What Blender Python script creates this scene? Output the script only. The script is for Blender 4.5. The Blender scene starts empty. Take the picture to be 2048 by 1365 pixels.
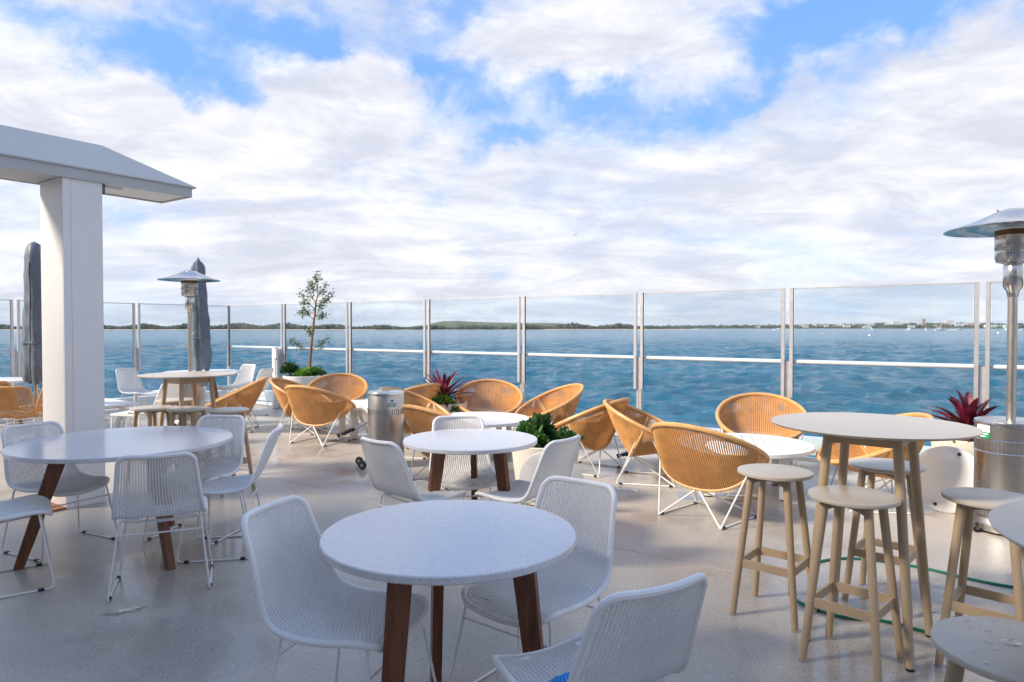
import bpy, math, random
import numpy as np
from mathutils import Vector, Matrix, noise as mnoise
R = math.radians
random.seed(7); np.random.seed(7)
S = bpy.context.scene
COL = S.collection

# ------------------------------------------------------------------ camera
cd = bpy.data.cameras.new('camera'); cam = bpy.data.objects.new('camera', cd); COL.objects.link(cam)
cam.location = (0, 0, 1.5); cam.rotation_euler = (R(90 - 1.11), 0, 0)
cd.sensor_width = 36; cd.lens = 24; cd.clip_start = 0.05; cd.clip_end = 30000
cd.dof.use_dof = True; cd.dof.focus_distance = 3.9; cd.dof.aperture_fstop = 4.8
S.camera = cam
S.view_settings.view_transform = 'Standard'; S.view_settings.look = 'None'
S.view_settings.gamma = 1; S.view_settings.exposure = 0.70
S.view_settings.use_curve_mapping = False

# ------------------------------------------------------------------ sun
SUN_EL, SUN_AZ = 36, 252          # azimuth (clockwise from +Y) the light comes from
sd = bpy.data.lights.new('sun', 'SUN'); so = bpy.data.objects.new('sun', sd); COL.objects.link(so)
sd.energy = 4.2; sd.angle = R(12); sd.color = (1.0, 0.88, 0.72)
dv = Vector((math.sin(R(SUN_AZ)) * math.cos(R(SUN_EL)), math.cos(R(SUN_AZ)) * math.cos(R(SUN_EL)), math.sin(R(SUN_EL))))
so.rotation_euler = dv.to_track_quat('Z', 'Y').to_euler()

# ------------------------------------------------------------------ sky with clouds
W = bpy.data.worlds.new('World'); S.world = W; W.use_nodes = True
nt = W.node_tree; N = nt.nodes; L = nt.links; N.clear()
def nd(t, **k):
    n = N.new(t)
    for a, b in k.items(): setattr(n, a, b)
    return n
def setin(n, i, v):
    if hasattr(v, 'is_linked') or hasattr(v, 'links'): L.new(v, n.inputs[i])
    else: n.inputs[i].default_value = v
def M(op, a, b=None, c=None, clamp=False):
    n = nd('ShaderNodeMath', operation=op, use_clamp=clamp); setin(n, 0, a)
    if b is not None: setin(n, 1, b)
    if c is not None: setin(n, 2, c)
    return n.outputs[0]
out = nd('ShaderNodeOutputWorld'); bg = nd('ShaderNodeBackground'); bg.inputs[1].default_value = 0.1
L.new(bg.outputs[0], out.inputs[0])
sky = nd('ShaderNodeTexSky', sky_type='NISHITA', sun_disc=False)
sky.sun_elevation = R(SUN_EL); sky.sun_rotation = R(SUN_AZ); sky.air_density = 1.0; sky.dust_density = 0.3; sky.ozone_density = 2.0
tc = nd('ShaderNodeTexCoord'); sx = nd('ShaderNodeSeparateXYZ'); L.new(tc.outputs['Generated'], sx.inputs[0])
X, Y, Z = sx.outputs
AZ = M('MULTIPLY', M('ARCTAN2', X, Y), 180 / math.pi)
EL = M('MULTIPLY', M('ARCSINE', Z), 180 / math.pi)
den = M('ADD', M('MAXIMUM', Z, 0.0), 0.16)
cx = nd('ShaderNodeCombineXYZ'); setin(cx, 0, M('DIVIDE', X, den)); setin(cx, 1, M('DIVIDE', Y, den)); cx.inputs[2].default_value = 0.0
def noise(vec, scale, detail=8, rough=0.55, dist=0.0, off=(0, 0, 0), sc=(1, 1, 1), rz=0):
    mp = nd('ShaderNodeMapping'); mp.inputs['Rotation'].default_value = (0, 0, R(rz)); mp.inputs['Location'].default_value = off; mp.inputs['Scale'].default_value = sc
    L.new(vec, mp.inputs[0])
    n = nd('ShaderNodeTexNoise'); L.new(mp.outputs[0], n.inputs['Vector'])
    n.inputs['Scale'].default_value = scale; n.inputs['Detail'].default_value = detail
    n.inputs['Roughness'].default_value = rough; n.inputs['Distortion'].default_value = dist
    return n.outputs[0]
n1 = noise(cx.outputs[0], 1.1, 10, 0.63, 0.6, (3.1, 1.7, 0.4), (.7, 1.1, 1), 38)
n2 = noise(tc.outputs['Generated'], 5.0, 10, 0.68, 0.5, (5.0, 2.0, 1.0), (1, 1, 2.0))
warp = M('MULTIPLY', M('SUBTRACT', noise(tc.outputs['Generated'], 6.0, 5, 0.6, 0.3, (1.0, 0.3, 2.0)), 0.5), 22.0)
warp2 = M('MULTIPLY', M('SUBTRACT', noise(tc.outputs['Generated'], 7.0, 5, 0.6, 0.3, (9.0, 4.3, 2.0)), 0.5), 12.0)
AZw = M('ADD', AZ, warp); ELw = M('ADD', EL, warp2)
def blob(a, e, sa, se, rot=0):
    c, s = math.cos(R(rot)), math.sin(R(rot))
    da = M('SUBTRACT', AZw, a); de = M('SUBTRACT', ELw, e)
    p = M('DIVIDE', M('ADD', M('MULTIPLY', da, c), M('MULTIPLY', de, s)), sa)
    q = M('DIVIDE', M('SUBTRACT', M('MULTIPLY', de, c), M('MULTIPLY', da, s)), se)
    return M('EXPONENT', M('MULTIPLY', M('ADD', M('MULTIPLY', p, p), M('MULTIPLY', q, q)), -1.0))
# openings in the cloud (azimuth, elevation, half sizes, tilt) and thick banks
gaps = [(-26.5, 18.8, 6.5, 2.8, 8, .66), (-19, 23.5, 5, 2.2, 0, .5), (-34, 22, 6, 2.2, 0, .33), (-4, 24.5, 5, 1.8, 0, .3), (5, 18.3, 8.5, 1.6, -5, .42),
        (-7, 20.2, 4.5, 2.2, -30, .32), (-1.5, 15.2, 5.5, 1.5, 8, .36), (24, 22.8, 8, 2.8, 12, .50), (31, 21.5, 6, 2.2, 10, .45), (17, 18.5, 5, 1.6, 25, .25),
        (-1, 6.2, 4, .8, 0, .2), (-7.5, 12.0, 3, .7, 0, .18), (13, 15.5, 5, 1.2, 20, .12)]
banks = [(-15, 19.5, 5.0, 2.6, 20, .26), (8, 22.0, 7, 2.0, 0, .26), (-27, 14.0, 12, 3.0, 0, .3), (33, 14, 9, 3.5, 0, .2), (-30, 24, 5, 1.2, 0, .15)]
g = None
for a, e, sa, se, ro, w in gaps:
    b = M('MULTIPLY', blob(a, e, sa, se, ro), w * .92); g = b if g is None else M('ADD', g, b)
k = None
for a, e, sa, se, ro, w in banks:
    b = M('MULTIPLY', blob(a, e, sa, se, ro), w); k = b if k is None else M('ADD', k, b)
dens = M('ADD', M('ADD', M('MULTIPLY', n1, 0.75), M('MULTIPLY', n2, 0.75)), -0.40)
dens = M('SUBTRACT', M('ADD', dens, k), g)
dens = M('ADD', dens, M('MULTIPLY', M('SUBTRACT', 22.0, EL), 0.0055))
mr = nd('ShaderNodeMapRange', interpolation_type='SMOOTHSTEP'); L.new(dens, mr.inputs[0])
mr.inputs[1].default_value = -0.06; mr.inputs[2].default_value = 0.50
cover = mr.outputs[0]
# shading inside the cloud: soft greyish undersides, bright tops
n3 = noise(cx.outputs[0], 1.7, 9, 0.62, 0.8, (8.0, 2.2, 0.4), (0.6, 1.2, 1), 38)
n4 = noise(tc.outputs['Generated'], 6.5, 10, 0.66, 0.4, (1.0, 7.0, 3.0), (1, 1, 3.0))
sh = M('ADD', M('MULTIPLY', n3, 0.6), M('MULTIPLY', n4, 0.6))
mr2 = nd('ShaderNodeMapRange', interpolation_type='SMOOTHSTEP'); L.new(sh, mr2.inputs[0])
mr2.inputs[1].default_value = 0.45; mr2.inputs[2].default_value = 0.76
ccol = nd('ShaderNodeMix', data_type='RGBA'); L.new(mr2.outputs[0], ccol.inputs[0])
ccol.inputs[6].default_value = (4.45, 4.65, 5.4, 1); ccol.inputs[7].default_value = (6.8, 6.75, 6.95, 1)
hs = nd('ShaderNodeHueSaturation'); hs.inputs['Saturation'].default_value = 1.18; hs.inputs['Value'].default_value = 2.1
L.new(sky.outputs[0], hs.inputs['Color'])
blue = nd('ShaderNodeMix', data_type='RGBA', blend_type='MIX'); blue.inputs[0].default_value = 0.8
L.new(hs.outputs[0], blue.inputs[6]); blue.inputs[7].default_value = (1.45, 2.85, 5.9, 1)
mx = nd('ShaderNodeMix', data_type='RGBA'); L.new(cover, mx.inputs[0]); L.new(blue.outputs[2], mx.inputs[6]); L.new(ccol.outputs[2], mx.inputs[7])
L.new(mx.outputs[2], bg.inputs[0])

# ------------------------------------------------------------------ materials
def newmat(name):
    m = bpy.data.materials.new(name); m.use_nodes = True
    return m, m.node_tree, m.node_tree.nodes['Principled BSDF']
def link(t, a, b): t.links.new(a, b)
def texnoise(t, scale, detail=4, rough=0.5, coord='Object', sc=None):
    c = t.nodes.new('ShaderNodeTexCoord'); n = t.nodes.new('ShaderNodeTexNoise')
    n.inputs['Scale'].default_value = scale; n.inputs['Detail'].default_value = detail; n.inputs['Roughness'].default_value = rough
    if sc:
        mp = t.nodes.new('ShaderNodeMapping'); mp.inputs['Scale'].default_value = sc
        link(t, c.outputs[coord], mp.inputs[0]); link(t, mp.outputs[0], n.inputs['Vector'])
    else: link(t, c.outputs[coord], n.inputs['Vector'])
    return n.outputs[0]
def ramp(t, fac, stops):
    r = t.nodes.new('ShaderNodeValToRGB'); e = r.color_ramp.elements
    while len(e) < len(stops): e.new(0.5)
    for i, (p, c) in enumerate(stops): e[i].position = p; e[i].color = tuple(c) + (1,) if len(c) == 3 else c
    link(t, fac, r.inputs[0]); return r.outputs[0]
def bump(t, b, h, st=0.3, dist=0.01):
    n = t.nodes.new('ShaderNodeBump'); n.inputs['Strength'].default_value = st; n.inputs['Distance'].default_value = dist
    link(t, h, n.inputs['Height']); link(t, n.outputs[0], b.inputs['Normal'])
def paint(name, col, rough=0.5, metal=0.0, var=0.08, scale=6, bmp=0.0, spec=0.5, bs=60):
    m, t, b = newmat(name)
    n = texnoise(t, scale, 5, 0.6)
    lo = tuple(max(0, c * (1 - var)) for c in col); hi = tuple(min(1, c * (1 + var)) for c in col)
    link(t, ramp(t, n, [(0.3, lo), (0.7, hi)]), b.inputs['Base Color'])
    n2 = texnoise(t, scale * 2.3, 4, 0.6)
    mr = t.nodes.new('ShaderNodeMapRange'); link(t, n2, mr.inputs[0])
    mr.inputs[1].default_value = 0.3; mr.inputs[2].default_value = 0.7
    mr.inputs[3].default_value = rough * 0.85; mr.inputs[4].default_value = min(1, rough * 1.15)
    link(t, mr.outputs[0], b.inputs['Roughness'])
    b.inputs['Metallic'].default_value = metal; b.inputs['Specular IOR Level'].default_value = spec
    if bmp: bump(t, b, texnoise(t, bs, 3), bmp, 0.002)
    return m
def terrazzo(name, base, chips, rough, chip_scale, blotch=0.12, wet=None, spec=0.5):
    m, t, b = newmat(name)
    c = t.nodes.new('ShaderNodeTexCoord')
    v = t.nodes.new('ShaderNodeTexVoronoi'); v.inputs['Scale'].default_value = chip_scale; link(t, c.outputs['Object'], v.inputs['Vector'])
    wn = t.nodes.new('ShaderNodeSeparateColor'); link(t, v.outputs['Color'], wn.inputs[0])
    stops = [(0.0, chips[0]), (0.08, chips[0]), (0.1, base), (0.86, base), (0.88, chips[1]), (1.0, chips[1])]
    cr = ramp(t, wn.outputs[0], stops)
    # chips only where the cell centre is near
    near = t.nodes.new('ShaderNodeMapRange'); link(t, v.outputs['Distance'], near.inputs[0])
    near.inputs[1].default_value = 0.28; near.inputs[2].default_value = 0.42; near.inputs[3].default_value = 1; near.inputs[4].default_value = 0
    mixc = t.nodes.new('ShaderNodeMix'); mixc.data_type = 'RGBA'; link(t, near.outputs[0], mixc.inputs[0])
    mixc.inputs[6].default_value = tuple(base) + (1,); link(t, cr, mixc.inputs[7])
    n = texnoise(t, 0.9, 7, 0.62)
    mul = t.nodes.new('ShaderNodeMix'); mul.data_type = 'RGBA'; mul.blend_type = 'MULTIPLY'; mul.inputs[0].default_value = 1
    link(t, mixc.outputs[2], mul.inputs[6])
    link(t, ramp(t, n, [(0.3, (1 - blotch,) * 3), (0.7, (1.0, 1.0, 1.0))]), mul.inputs[7])
    n3 = texnoise(t, 45, 4, 0.7)
    mul2 = t.nodes.new('ShaderNodeMix'); mul2.data_type = 'RGBA'; mul2.blend_type = 'MULTIPLY'; mul2.inputs[0].default_value = 1
    link(t, mul.outputs[2], mul2.inputs[6]); link(t, ramp(t, n3, [(0.3, (0.88, 0.88, 0.88)), (0.7, (1, 1, 1))]), mul2.inputs[7])
    last = mul2.outputs[2]
    b.inputs['Specular IOR Level'].default_value = spec
    if wet:
        w = texnoise(t, wet, 4, 0.5, sc=(1, 1, 1))
        mr = t.nodes.new('ShaderNodeMapRange'); mr.interpolation_type = 'SMOOTHSTEP'; link(t, w, mr.inputs[0])
        mr.inputs[1].default_value = 0.60; mr.inputs[2].default_value = 0.50; mr.inputs[3].default_value = rough * 0.42; mr.inputs[4].default_value = rough
        link(t, mr.outputs[0], b.inputs['Roughness'])
        mul3 = t.nodes.new('ShaderNodeMix'); mul3.data_type = 'RGBA'; mul3.blend_type = 'MULTIPLY'; mul3.inputs[0].default_value = 1
        link(t, last, mul3.inputs[6]); link(t, ramp(t, w, [(0.5, (1, 1, 1)), (0.62, (0.80, 0.80, 0.81))]), mul3.inputs[7]); last = mul3.outputs[2]
    else: b.inputs['Roughness'].default_value = rough
    link(t, last, b.inputs['Base Color'])
    return m
def wood(name, c1, c2, rough=0.4):
    m, t, b = newmat(name)
    n = texnoise(t, 9, 6, 0.6, 'Object', (6, 6, 0.5))
    link(t, ramp(t, n, [(0.3, c1), (0.7, c2)]), b.inputs['Base Color']); b.inputs['Roughness'].default_value = rough
    bump(t, b, n, 0.15, 0.002); return m
def steel(name, col=(0.58, 0.55, 0.52), rough=0.24):
    m, t, b = newmat(name)
    n = texnoise(t, 3.5, 7, 0.65); n2 = texnoise(t, 40, 3, 0.5, 'Object', (1, 1, 0.04))
    link(t, ramp(t, n, [(0.32, tuple(c * 0.62 for c in col)), (0.62, col)]), b.inputs['Base Color'])
    mr = t.nodes.new('ShaderNodeMapRange'); link(t, n, mr.inputs[0]); mr.inputs[1].default_value = 0.3; mr.inputs[2].default_value = 0.7
    mr.inputs[3].default_value = rough * 1.7; mr.inputs[4].default_value = rough * 0.8; link(t, mr.outputs[0], b.inputs['Roughness'])
    b.inputs['Metallic'].default_value = 1.0; bump(t, b, n2, 0.06, 0.002); return m
def leafmat(name, c1, c2, trans=0.25, rough=0.45):
    m, t, b = newmat(name)
    n = texnoise(t, 14, 3, 0.6)
    cr = ramp(t, n, [(0.35, c1), (0.65, c2)]); link(t, cr, b.inputs['Base Color']); b.inputs['Roughness'].default_value = rough
    tl = t.nodes.new('ShaderNodeBsdfTranslucent'); link(t, cr, tl.inputs[0])
    ms = t.nodes.new('ShaderNodeMixShader'); ms.inputs[0].default_value = trans
    o = t.nodes['Material Output']; link(t, b.outputs[0], ms.inputs[1]); link(t, tl.outputs[0], ms.inputs[2]); link(t, ms.outputs[0], o.inputs[0])
    return m
MT = {}
MT['white_weave'] = paint('white_resin_weave', (0.82, 0.81, 0.80), 0.45, var=0.05, scale=8)
MT['white_rod'] = paint('white_powder_coat', (0.78, 0.77, 0.76), 0.4, var=0.04)
MT['rattan'] = paint('honey_rattan', (0.57, 0.295, 0.10), 0.42, var=0.2, scale=10)
MT['rattan_rim'] = paint('honey_rattan_rim', (0.61, 0.335, 0.125), 0.42, var=0.10, scale=14)
MT['rattan_gap_shade'] = paint('shade_brown_cross_strand', (0.43, 0.185, 0.048), 0.5, var=0.2, scale=12)  # darker brown paints the shade in the gaps between ribs onto the cross strands
MT['black'] = paint('black_rubber', (0.012, 0.012, 0.014), 0.5)
MT['beige'] = paint('beige_powder_coat', (0.43, 0.318, 0.205), 0.42, var=0.05, scale=5, bmp=0.05, bs=300)
MT['beige_top'] = paint('beige_powder_coat_top', (0.52, 0.455, 0.375), 0.30, var=0.025, scale=1.3)
MT['timber'] = wood('oiled_timber', (0.075, 0.022, 0.008), (0.23, 0.075, 0.026), 0.38)
MT['deck_wood'] = wood('orange_deck_timber', (0.34, 0.10, 0.03), (0.52, 0.19, 0.06), 0.5)
MT['stone_top'] = terrazzo('speckled_stone_top', (0.71, 0.705, 0.72), ((0.34, 0.34, 0.38), (0.90, 0.90, 0.92)), 0.17, 170, 0.05, spec=0.7)
MT['floor'] = terrazzo('exposed_aggregate_floor', (0.51, 0.46, 0.395), ((0.24, 0.18, 0.13), (0.76, 0.74, 0.70)), 0.36, 105, 0.24, wet=0.8, spec=0.5)
MT['white_alu'] = paint('white_aluminium', (0.78, 0.78, 0.78), 0.38, var=0.03)
MT['alu'] = paint('satin_aluminium', (0.60, 0.60, 0.62), 0.38, metal=0.6, var=0.04)
MT['alu_dark'] = paint('grey_gasket', (0.10, 0.10, 0.11), 0.5)
MT['steel'] = steel('stained_stainless_steel'); MT['steel_clean'] = steel('bright_stainless_steel', (0.74, 0.73, 0.72), 0.16)
MT['pole_steel'] = steel('pole_stainless_steel', (0.60, 0.56, 0.50), 0.3)
MT['soot'] = paint('heat_stained_metal', (0.16, 0.09, 0.05), 0.45, metal=0.8, var=0.4, scale=12)
MT['cover'] = paint('grey_umbrella_cover', (0.115, 0.14, 0.175), 0.5, var=0.15, scale=5, bmp=0.15, bs=40)
MT['cream'] = paint('cream_planter', (0.70, 0.645, 0.55), 0.6, var=0.05, scale=3, bmp=0.1)
MT['white_pot'] = paint('white_planter', (0.74, 0.735, 0.72), 0.5, var=0.04, scale=3)
MT['panel'] = paint('white_column_panel', (0.80, 0.785, 0.775), 0.45, var=0.03, scale=2)
MT['roof'] = paint('grey_metal_roofing', (0.47, 0.49, 0.505), 0.42, var=0.04, scale=2)
MT['soil'] = paint('dark_soil', (0.04, 0.028, 0.02), 0.9, var=0.4, scale=30, bmp=0.6)
MT['leaf'] = leafmat('green_leaf', (0.035, 0.10, 0.015), (0.10, 0.24, 0.04))
MT['leaf_dark'] = leafmat('dark_green_leaf', (0.02, 0.06, 0.015), (0.05, 0.13, 0.035))
MT['leaf_lime'] = leafmat('lime_leaf', (0.10, 0.26, 0.02), (0.22, 0.42, 0.05))
MT['leaf_tree'] = leafmat('olive_tree_leaf', (0.06, 0.10, 0.03), (0.17, 0.23, 0.07))
MT['leaf_red'] = leafmat('burgundy_leaf', (0.045, 0.006, 0.014), (0.22, 0.02, 0.05), 0.22, 0.3)
MT['leaf_pink'] = leafmat('wine_pink_leaf', (0.10, 0.015, 0.035), (0.42, 0.09, 0.15), 0.25, 0.35)
MT['bark'] = wood('tree_bark', (0.16, 0.085, 0.04), (0.34, 0.20, 0.10), 0.8)
MT['hose'] = paint('green_hose', (0.0, 0.13, 0.085), 0.35)
MT['sticker_white'] = paint('white_sticker', (0.8, 0.8, 0.8), 0.4, var=0.01)
MT['sticker_green'] = paint('green_sticker', (0.01, 0.26, 0.10), 0.4, var=0.02)
MT['sticker_grey'] = paint('sticker_print', (0.30, 0.38, 0.36), 0.4, var=0.02)
MT['sticker_blue'] = paint('sticker_blue_drop', (0.02, 0.15, 0.30), 0.4, var=0.02)
MT['sand'] = paint('beach_sand', (0.55, 0.47, 0.36), 0.9, var=0.1, scale=0.02)
MT['far_trees'] = paint('shore_trees', (0.050, 0.062, 0.034), 0.9, var=0.45, scale=0.035)
MT['far_hill'] = paint('far_hill_grass', (0.085, 0.11, 0.05), 0.95, var=0.35, scale=0.01)
MT['far_land'] = paint('far_shore_ground', (0.07, 0.085, 0.05), 0.95, var=0.3, scale=0.01)
MT['render_white'] = paint('white_render', (0.75, 0.74, 0.71), 0.8, var=0.05, scale=0.1)
MT['render_pink'] = paint('terracotta_render', (0.50, 0.32, 0.25), 0.8, var=0.05, scale=0.1)
MT['dark_glass'] = paint('dark_window', (0.03, 0.035, 0.04), 0.12, var=0.1)
MT['hull'] = paint('white_hull', (0.8, 0.8, 0.8), 0.3, var=0.02)
MT['buoy_y'] = paint('yellow_buoy', (0.65, 0.55, 0.25), 0.5)
MT['marker_g'] = paint('green_marker', (0.02, 0.30, 0.20), 0.5)
def glass_mat():
    m, t, b = newmat('clear_glass'); t.nodes.remove(b)
    tr = t.nodes.new('ShaderNodeBsdfTransparent'); tr.inputs[0].default_value = (0.905, 0.95, 0.975, 1)
    gl = t.nodes.new('ShaderNodeBsdfGlossy'); gl.inputs['Roughness'].default_value = 0.02
    lw = t.nodes.new('ShaderNodeLayerWeight'); lw.inputs[0].default_value = 0.5
    pw = t.nodes.new('ShaderNodeMath'); pw.operation = 'POWER'; link(t, lw.outputs['Facing'], pw.inputs[0]); pw.inputs[1].default_value = 4.0
    fr = t.nodes.new('ShaderNodeMath'); fr.operation = 'MULTIPLY_ADD'; link(t, pw.outputs[0], fr.inputs[0]); fr.inputs[1].default_value = 0.6; fr.inputs[2].default_value = 0.025
    df = t.nodes.new('ShaderNodeBsdfDiffuse'); df.inputs[0].default_value = (0.75, 0.77, 0.78, 1)
    n = texnoise(t, 2.5, 7, 0.7); sm = ramp(t, n, [(0.45, (0.004,) * 3), (0.8, (0.045,) * 3)])
    m1 = t.nodes.new('ShaderNodeMixShader'); link(t, fr.outputs[0], m1.inputs[0]); link(t, tr.outputs[0], m1.inputs[1]); link(t, gl.outputs[0], m1.inputs[2])
    m2 = t.nodes.new('ShaderNodeMixShader'); link(t, sm, m2.inputs[0]); link(t, m1.outputs[0], m2.inputs[1]); link(t, df.outputs[0], m2.inputs[2])
    link(t, m2.outputs[0], t.nodes['Material Output'].inputs[0]); return m
MT['glass'] = glass_mat()
def cloth_mat():
    m, t, b = newmat('blue_wipe_cloth')
    c = t.nodes.new('ShaderNodeTexCoord'); w = t.nodes.new('ShaderNodeTexWave'); w.inputs['Scale'].default_value = 38; w.inputs['Distortion'].default_value = 0
    mp = t.nodes.new('ShaderNodeMapping'); link(t, c.outputs['UV'], mp.inputs[0])
    # zigzag print: shift x by a triangle of y
    s = t.nodes.new('ShaderNodeSeparateXYZ'); link(t, mp.outputs[0], s.inputs[0])
    pp = t.nodes.new('ShaderNodeMath'); pp.operation = 'PINGPONG'; link(t, s.outputs[1], pp.inputs[0]); pp.inputs[1].default_value = 0.035
    ad = t.nodes.new('ShaderNodeMath'); ad.operation = 'ADD'; link(t, s.outputs[0], ad.inputs[0]); link(t, pp.outputs[0], ad.inputs[1])
    pm = t.nodes.new('ShaderNodeMath'); pm.operation = 'PINGPONG'; link(t, ad.outputs[0], pm.inputs[0]); pm.inputs[1].default_value = 0.02
    sc = t.nodes.new('ShaderNodeMath'); sc.operation = 'MULTIPLY'; link(t, pm.outputs[0], sc.inputs[0]); sc.inputs[1].default_value = 50
    link(t, ramp(t, sc.outputs[0], [(0.5, (0.0, 0.16, 0.55)), (0.62, (0.10, 0.42, 0.74))]), b.inputs['Base Color'])
    b.inputs['Roughness'].default_value = 0.8; return m
MT['cloth'] = cloth_mat()
def water_mat():
    m, t, b = newmat('choppy_sea')
    b.inputs['Base Color'].default_value = (0.012, 0.115, 0.18, 1); b.inputs['Roughness'].default_value = 0.12
    b.inputs['IOR'].default_value = 1.33; b.inputs['Specular IOR Level'].default_value = 0.36
    c_ = t.nodes.new('ShaderNodeTexCoord'); ln_ = t.nodes.new('ShaderNodeVectorMath'); ln_.operation = 'LENGTH'; link(t, c_.outputs['Object'], ln_.inputs[0])
    mr_ = t.nodes.new('ShaderNodeMapRange'); link(t, ln_.outputs['Value'], mr_.inputs[0]); mr_.inputs[1].default_value = 35; mr_.inputs[2].default_value = 350
    mr_.inputs[3].default_value = 0.55; mr_.inputs[4].default_value = 0.12; link(t, mr_.outputs[0], b.inputs['Specular IOR Level'])
    n = texnoise(t, 0.02, 5, 0.6, 'Object', (1, 2.2, 1))
    link(t, ramp(t, n, [(0.35, (0.013, 0.105, 0.175)), (0.65, (0.020, 0.150, 0.235))]), b.inputs['Base Color'])
    a1 = texnoise(t, 2.2, 6, 0.66, 'Object', (0.5, 1.5, 1)); a2 = texnoise(t, 6.0, 4, 0.6, 'Object', (0.5, 1.4, 1))
    a3 = texnoise(t, 0.35, 4, 0.6, 'Object', (0.3, 1.5, 1))
    ad = t.nodes.new('ShaderNodeMath'); ad.operation = 'MULTIPLY_ADD'; link(t, a2, ad.inputs[0]); ad.inputs[1].default_value = 0.25; link(t, a1, ad.inputs[2])
    ad2 = t.nodes.new('ShaderNodeMath'); ad2.operation = 'MULTIPLY_ADD'; link(t, a3, ad2.inputs[0]); ad2.inputs[1].default_value = 3.0; link(t, ad.outputs[0], ad2.inputs[2])
    bump(t, b, ad2.outputs[0], 1.0, 0.17); return m
MT['water'] = water_mat()

# ------------------------------------------------------------------ mesh helpers
class MB:
    def __init__(s): s.v = []; s.f = []
    def add(s, vs, fs):
        o = len(s.v); s.v.extend([tuple(v) for v in vs]); s.f.extend([tuple(i + o for i in f) for f in fs]); return s
    def box(s, c, d, rz=0.0, ax=None):
        hx, hy, hz = d[0] / 2, d[1] / 2, d[2] / 2
        cc, sn = math.cos(rz), math.sin(rz); vs = []
        for z in (-hz, hz):
            for x, y in ((-hx, -hy), (hx, -hy), (hx, hy), (-hx, hy)):
                vs.append((c[0] + x * cc - y * sn, c[1] + x * sn + y * cc, c[2] + z))
        return s.add(vs, [(0, 3, 2, 1), (4, 5, 6, 7), (0, 1, 5, 4), (1, 2, 6, 5), (2, 3, 7, 6), (3, 0, 4, 7)])
    def beam(s, a, b, w, h, up=(0, 0, 1)):
        a, b = Vector(a), Vector(b); t = (b - a).normalized(); u = Vector(up); sd_ = t.cross(u)
        if sd_.length < 1e-4: sd_ = t.cross(Vector((0, 1, 0)))
        sd_.normalize(); u = sd_.cross(t).normalized(); vs = []
        for p in (a, b):
            for i, j in ((-1, -1), (1, -1), (1, 1), (-1, 1)): vs.append(p + sd_ * (i * w / 2) + u * (j * h / 2))
        return s.add(vs, [(0, 1, 2, 3), (7, 6, 5, 4), (0, 4, 5, 1), (1, 5, 6, 2), (2, 6, 7, 3), (3, 7, 4, 0)])
    def tube(s, pts, r, n=8, closed=False, flat=1.0, caps=True, rs=None):
        pts = [Vector(p) for p in pts]; m = len(pts); vs = []; up = None
        for i, p in enumerate(pts):
            a = pts[(i - 1) % m] if closed or i else p; b = pts[(i + 1) % m] if closed or i < m - 1 else p
            t = (b - a).normalized() if (b - a).length > 1e-9 else Vector((0, 0, 1))
            if up is None: up = Vector((0, 0, 1)) if abs(t.z) < 0.9 else Vector((1, 0, 0))
            sd_ = t.cross(up).normalized(); up = sd_.cross(t).normalized()
            rr = rs[i] if rs else r
            for k_ in range(n):
                q = 2 * math.pi * (k_ + 0.5) / n; vs.append(p + sd_ * (rr * math.cos(q)) + up * (rr * flat * math.sin(q)))
        fs = []
        for i in range(m if closed else m - 1):
            j = (i + 1) % m
            for k_ in range(n):
                l = (k_ + 1) % n; fs.append((i * n + k_, i * n + l, j * n + l, j * n + k_))
        if caps and not closed: fs.append(tuple(range(n - 1, -1, -1))); fs.append(tuple((m - 1) * n + k_ for k_ in range(n)))
        return s.add(vs, fs)
    def lathe(s, prof, n=32, c=(0, 0, 0), cap0=True, cap1=True):
        vs = []
        for r, z in prof:
            for k_ in range(n):
                q = 2 * math.pi * k_ / n; vs.append((c[0] + r * math.cos(q), c[1] + r * math.sin(q), c[2] + z))
        fs = []
        for i in range(len(prof) - 1):
            for k_ in range(n):
                l = (k_ + 1) % n; fs.append((i * n + k_, i * n + l, (i + 1) * n + l, (i + 1) * n + k_))
        if cap0: fs.append(tuple(range(n - 1, -1, -1)))
        if cap1: fs.append(tuple((len(prof) - 1) * n + k_ for k_ in range(n)))
        return s.add(vs, fs)
    def build(s, name, mat, parent=None, smooth=False, kind=None, loc=None, label=None):
        me = bpy.data.meshes.new(name); me.from_pydata(s.v, [], s.f)
        me.materials.append(MT[mat] if isinstance(mat, str) else mat)
        if smooth:
            me.polygons.foreach_set('use_smooth', [True] * len(me.polygons))
            if hasattr(me, 'set_sharp_from_angle'): me.set_sharp_from_angle(angle=R(42))
        me.update()
        o = bpy.data.objects.new(name, me); COL.objects.link(o)
        if parent: o.parent = parent
        if kind: o['kind'] = kind
        if loc: o.location = loc
        if label: o['label'] = label
        return o
def thing(name, label, cat, loc=(0, 0, 0), rz=0.0, group=None):
    o = bpy.data.objects.new(name, None); COL.objects.link(o); o.empty_display_size = 0.1
    o.location = loc; o.rotation_euler = (0, 0, rz); o['label'] = label; o['category'] = cat
    if group: o['group'] = group
    return o
def tag(o, label, cat, group=None):
    o['label'] = label; o['category'] = cat
    if group: o['group'] = group
    return o
KIDS = {}
def dup(root, loc, rz, label, group=None):
    r = root.copy(); COL.objects.link(r); r.location = loc; r.rotation_euler = (0, 0, rz); r['label'] = label
    if group: r['group'] = group
    for ch in list(root.children):
        c = ch.copy(); COL.objects.link(c); c.parent = r
        for g_ in list(ch.children):
            d = g_.copy(); COL.objects.link(d); d.parent = c
    return r
def yaw(f): return math.atan2(-f[0], f[1])      # turn local +Y to face f
def yaw2(f): return math.atan2(f[1], f[0])

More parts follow.
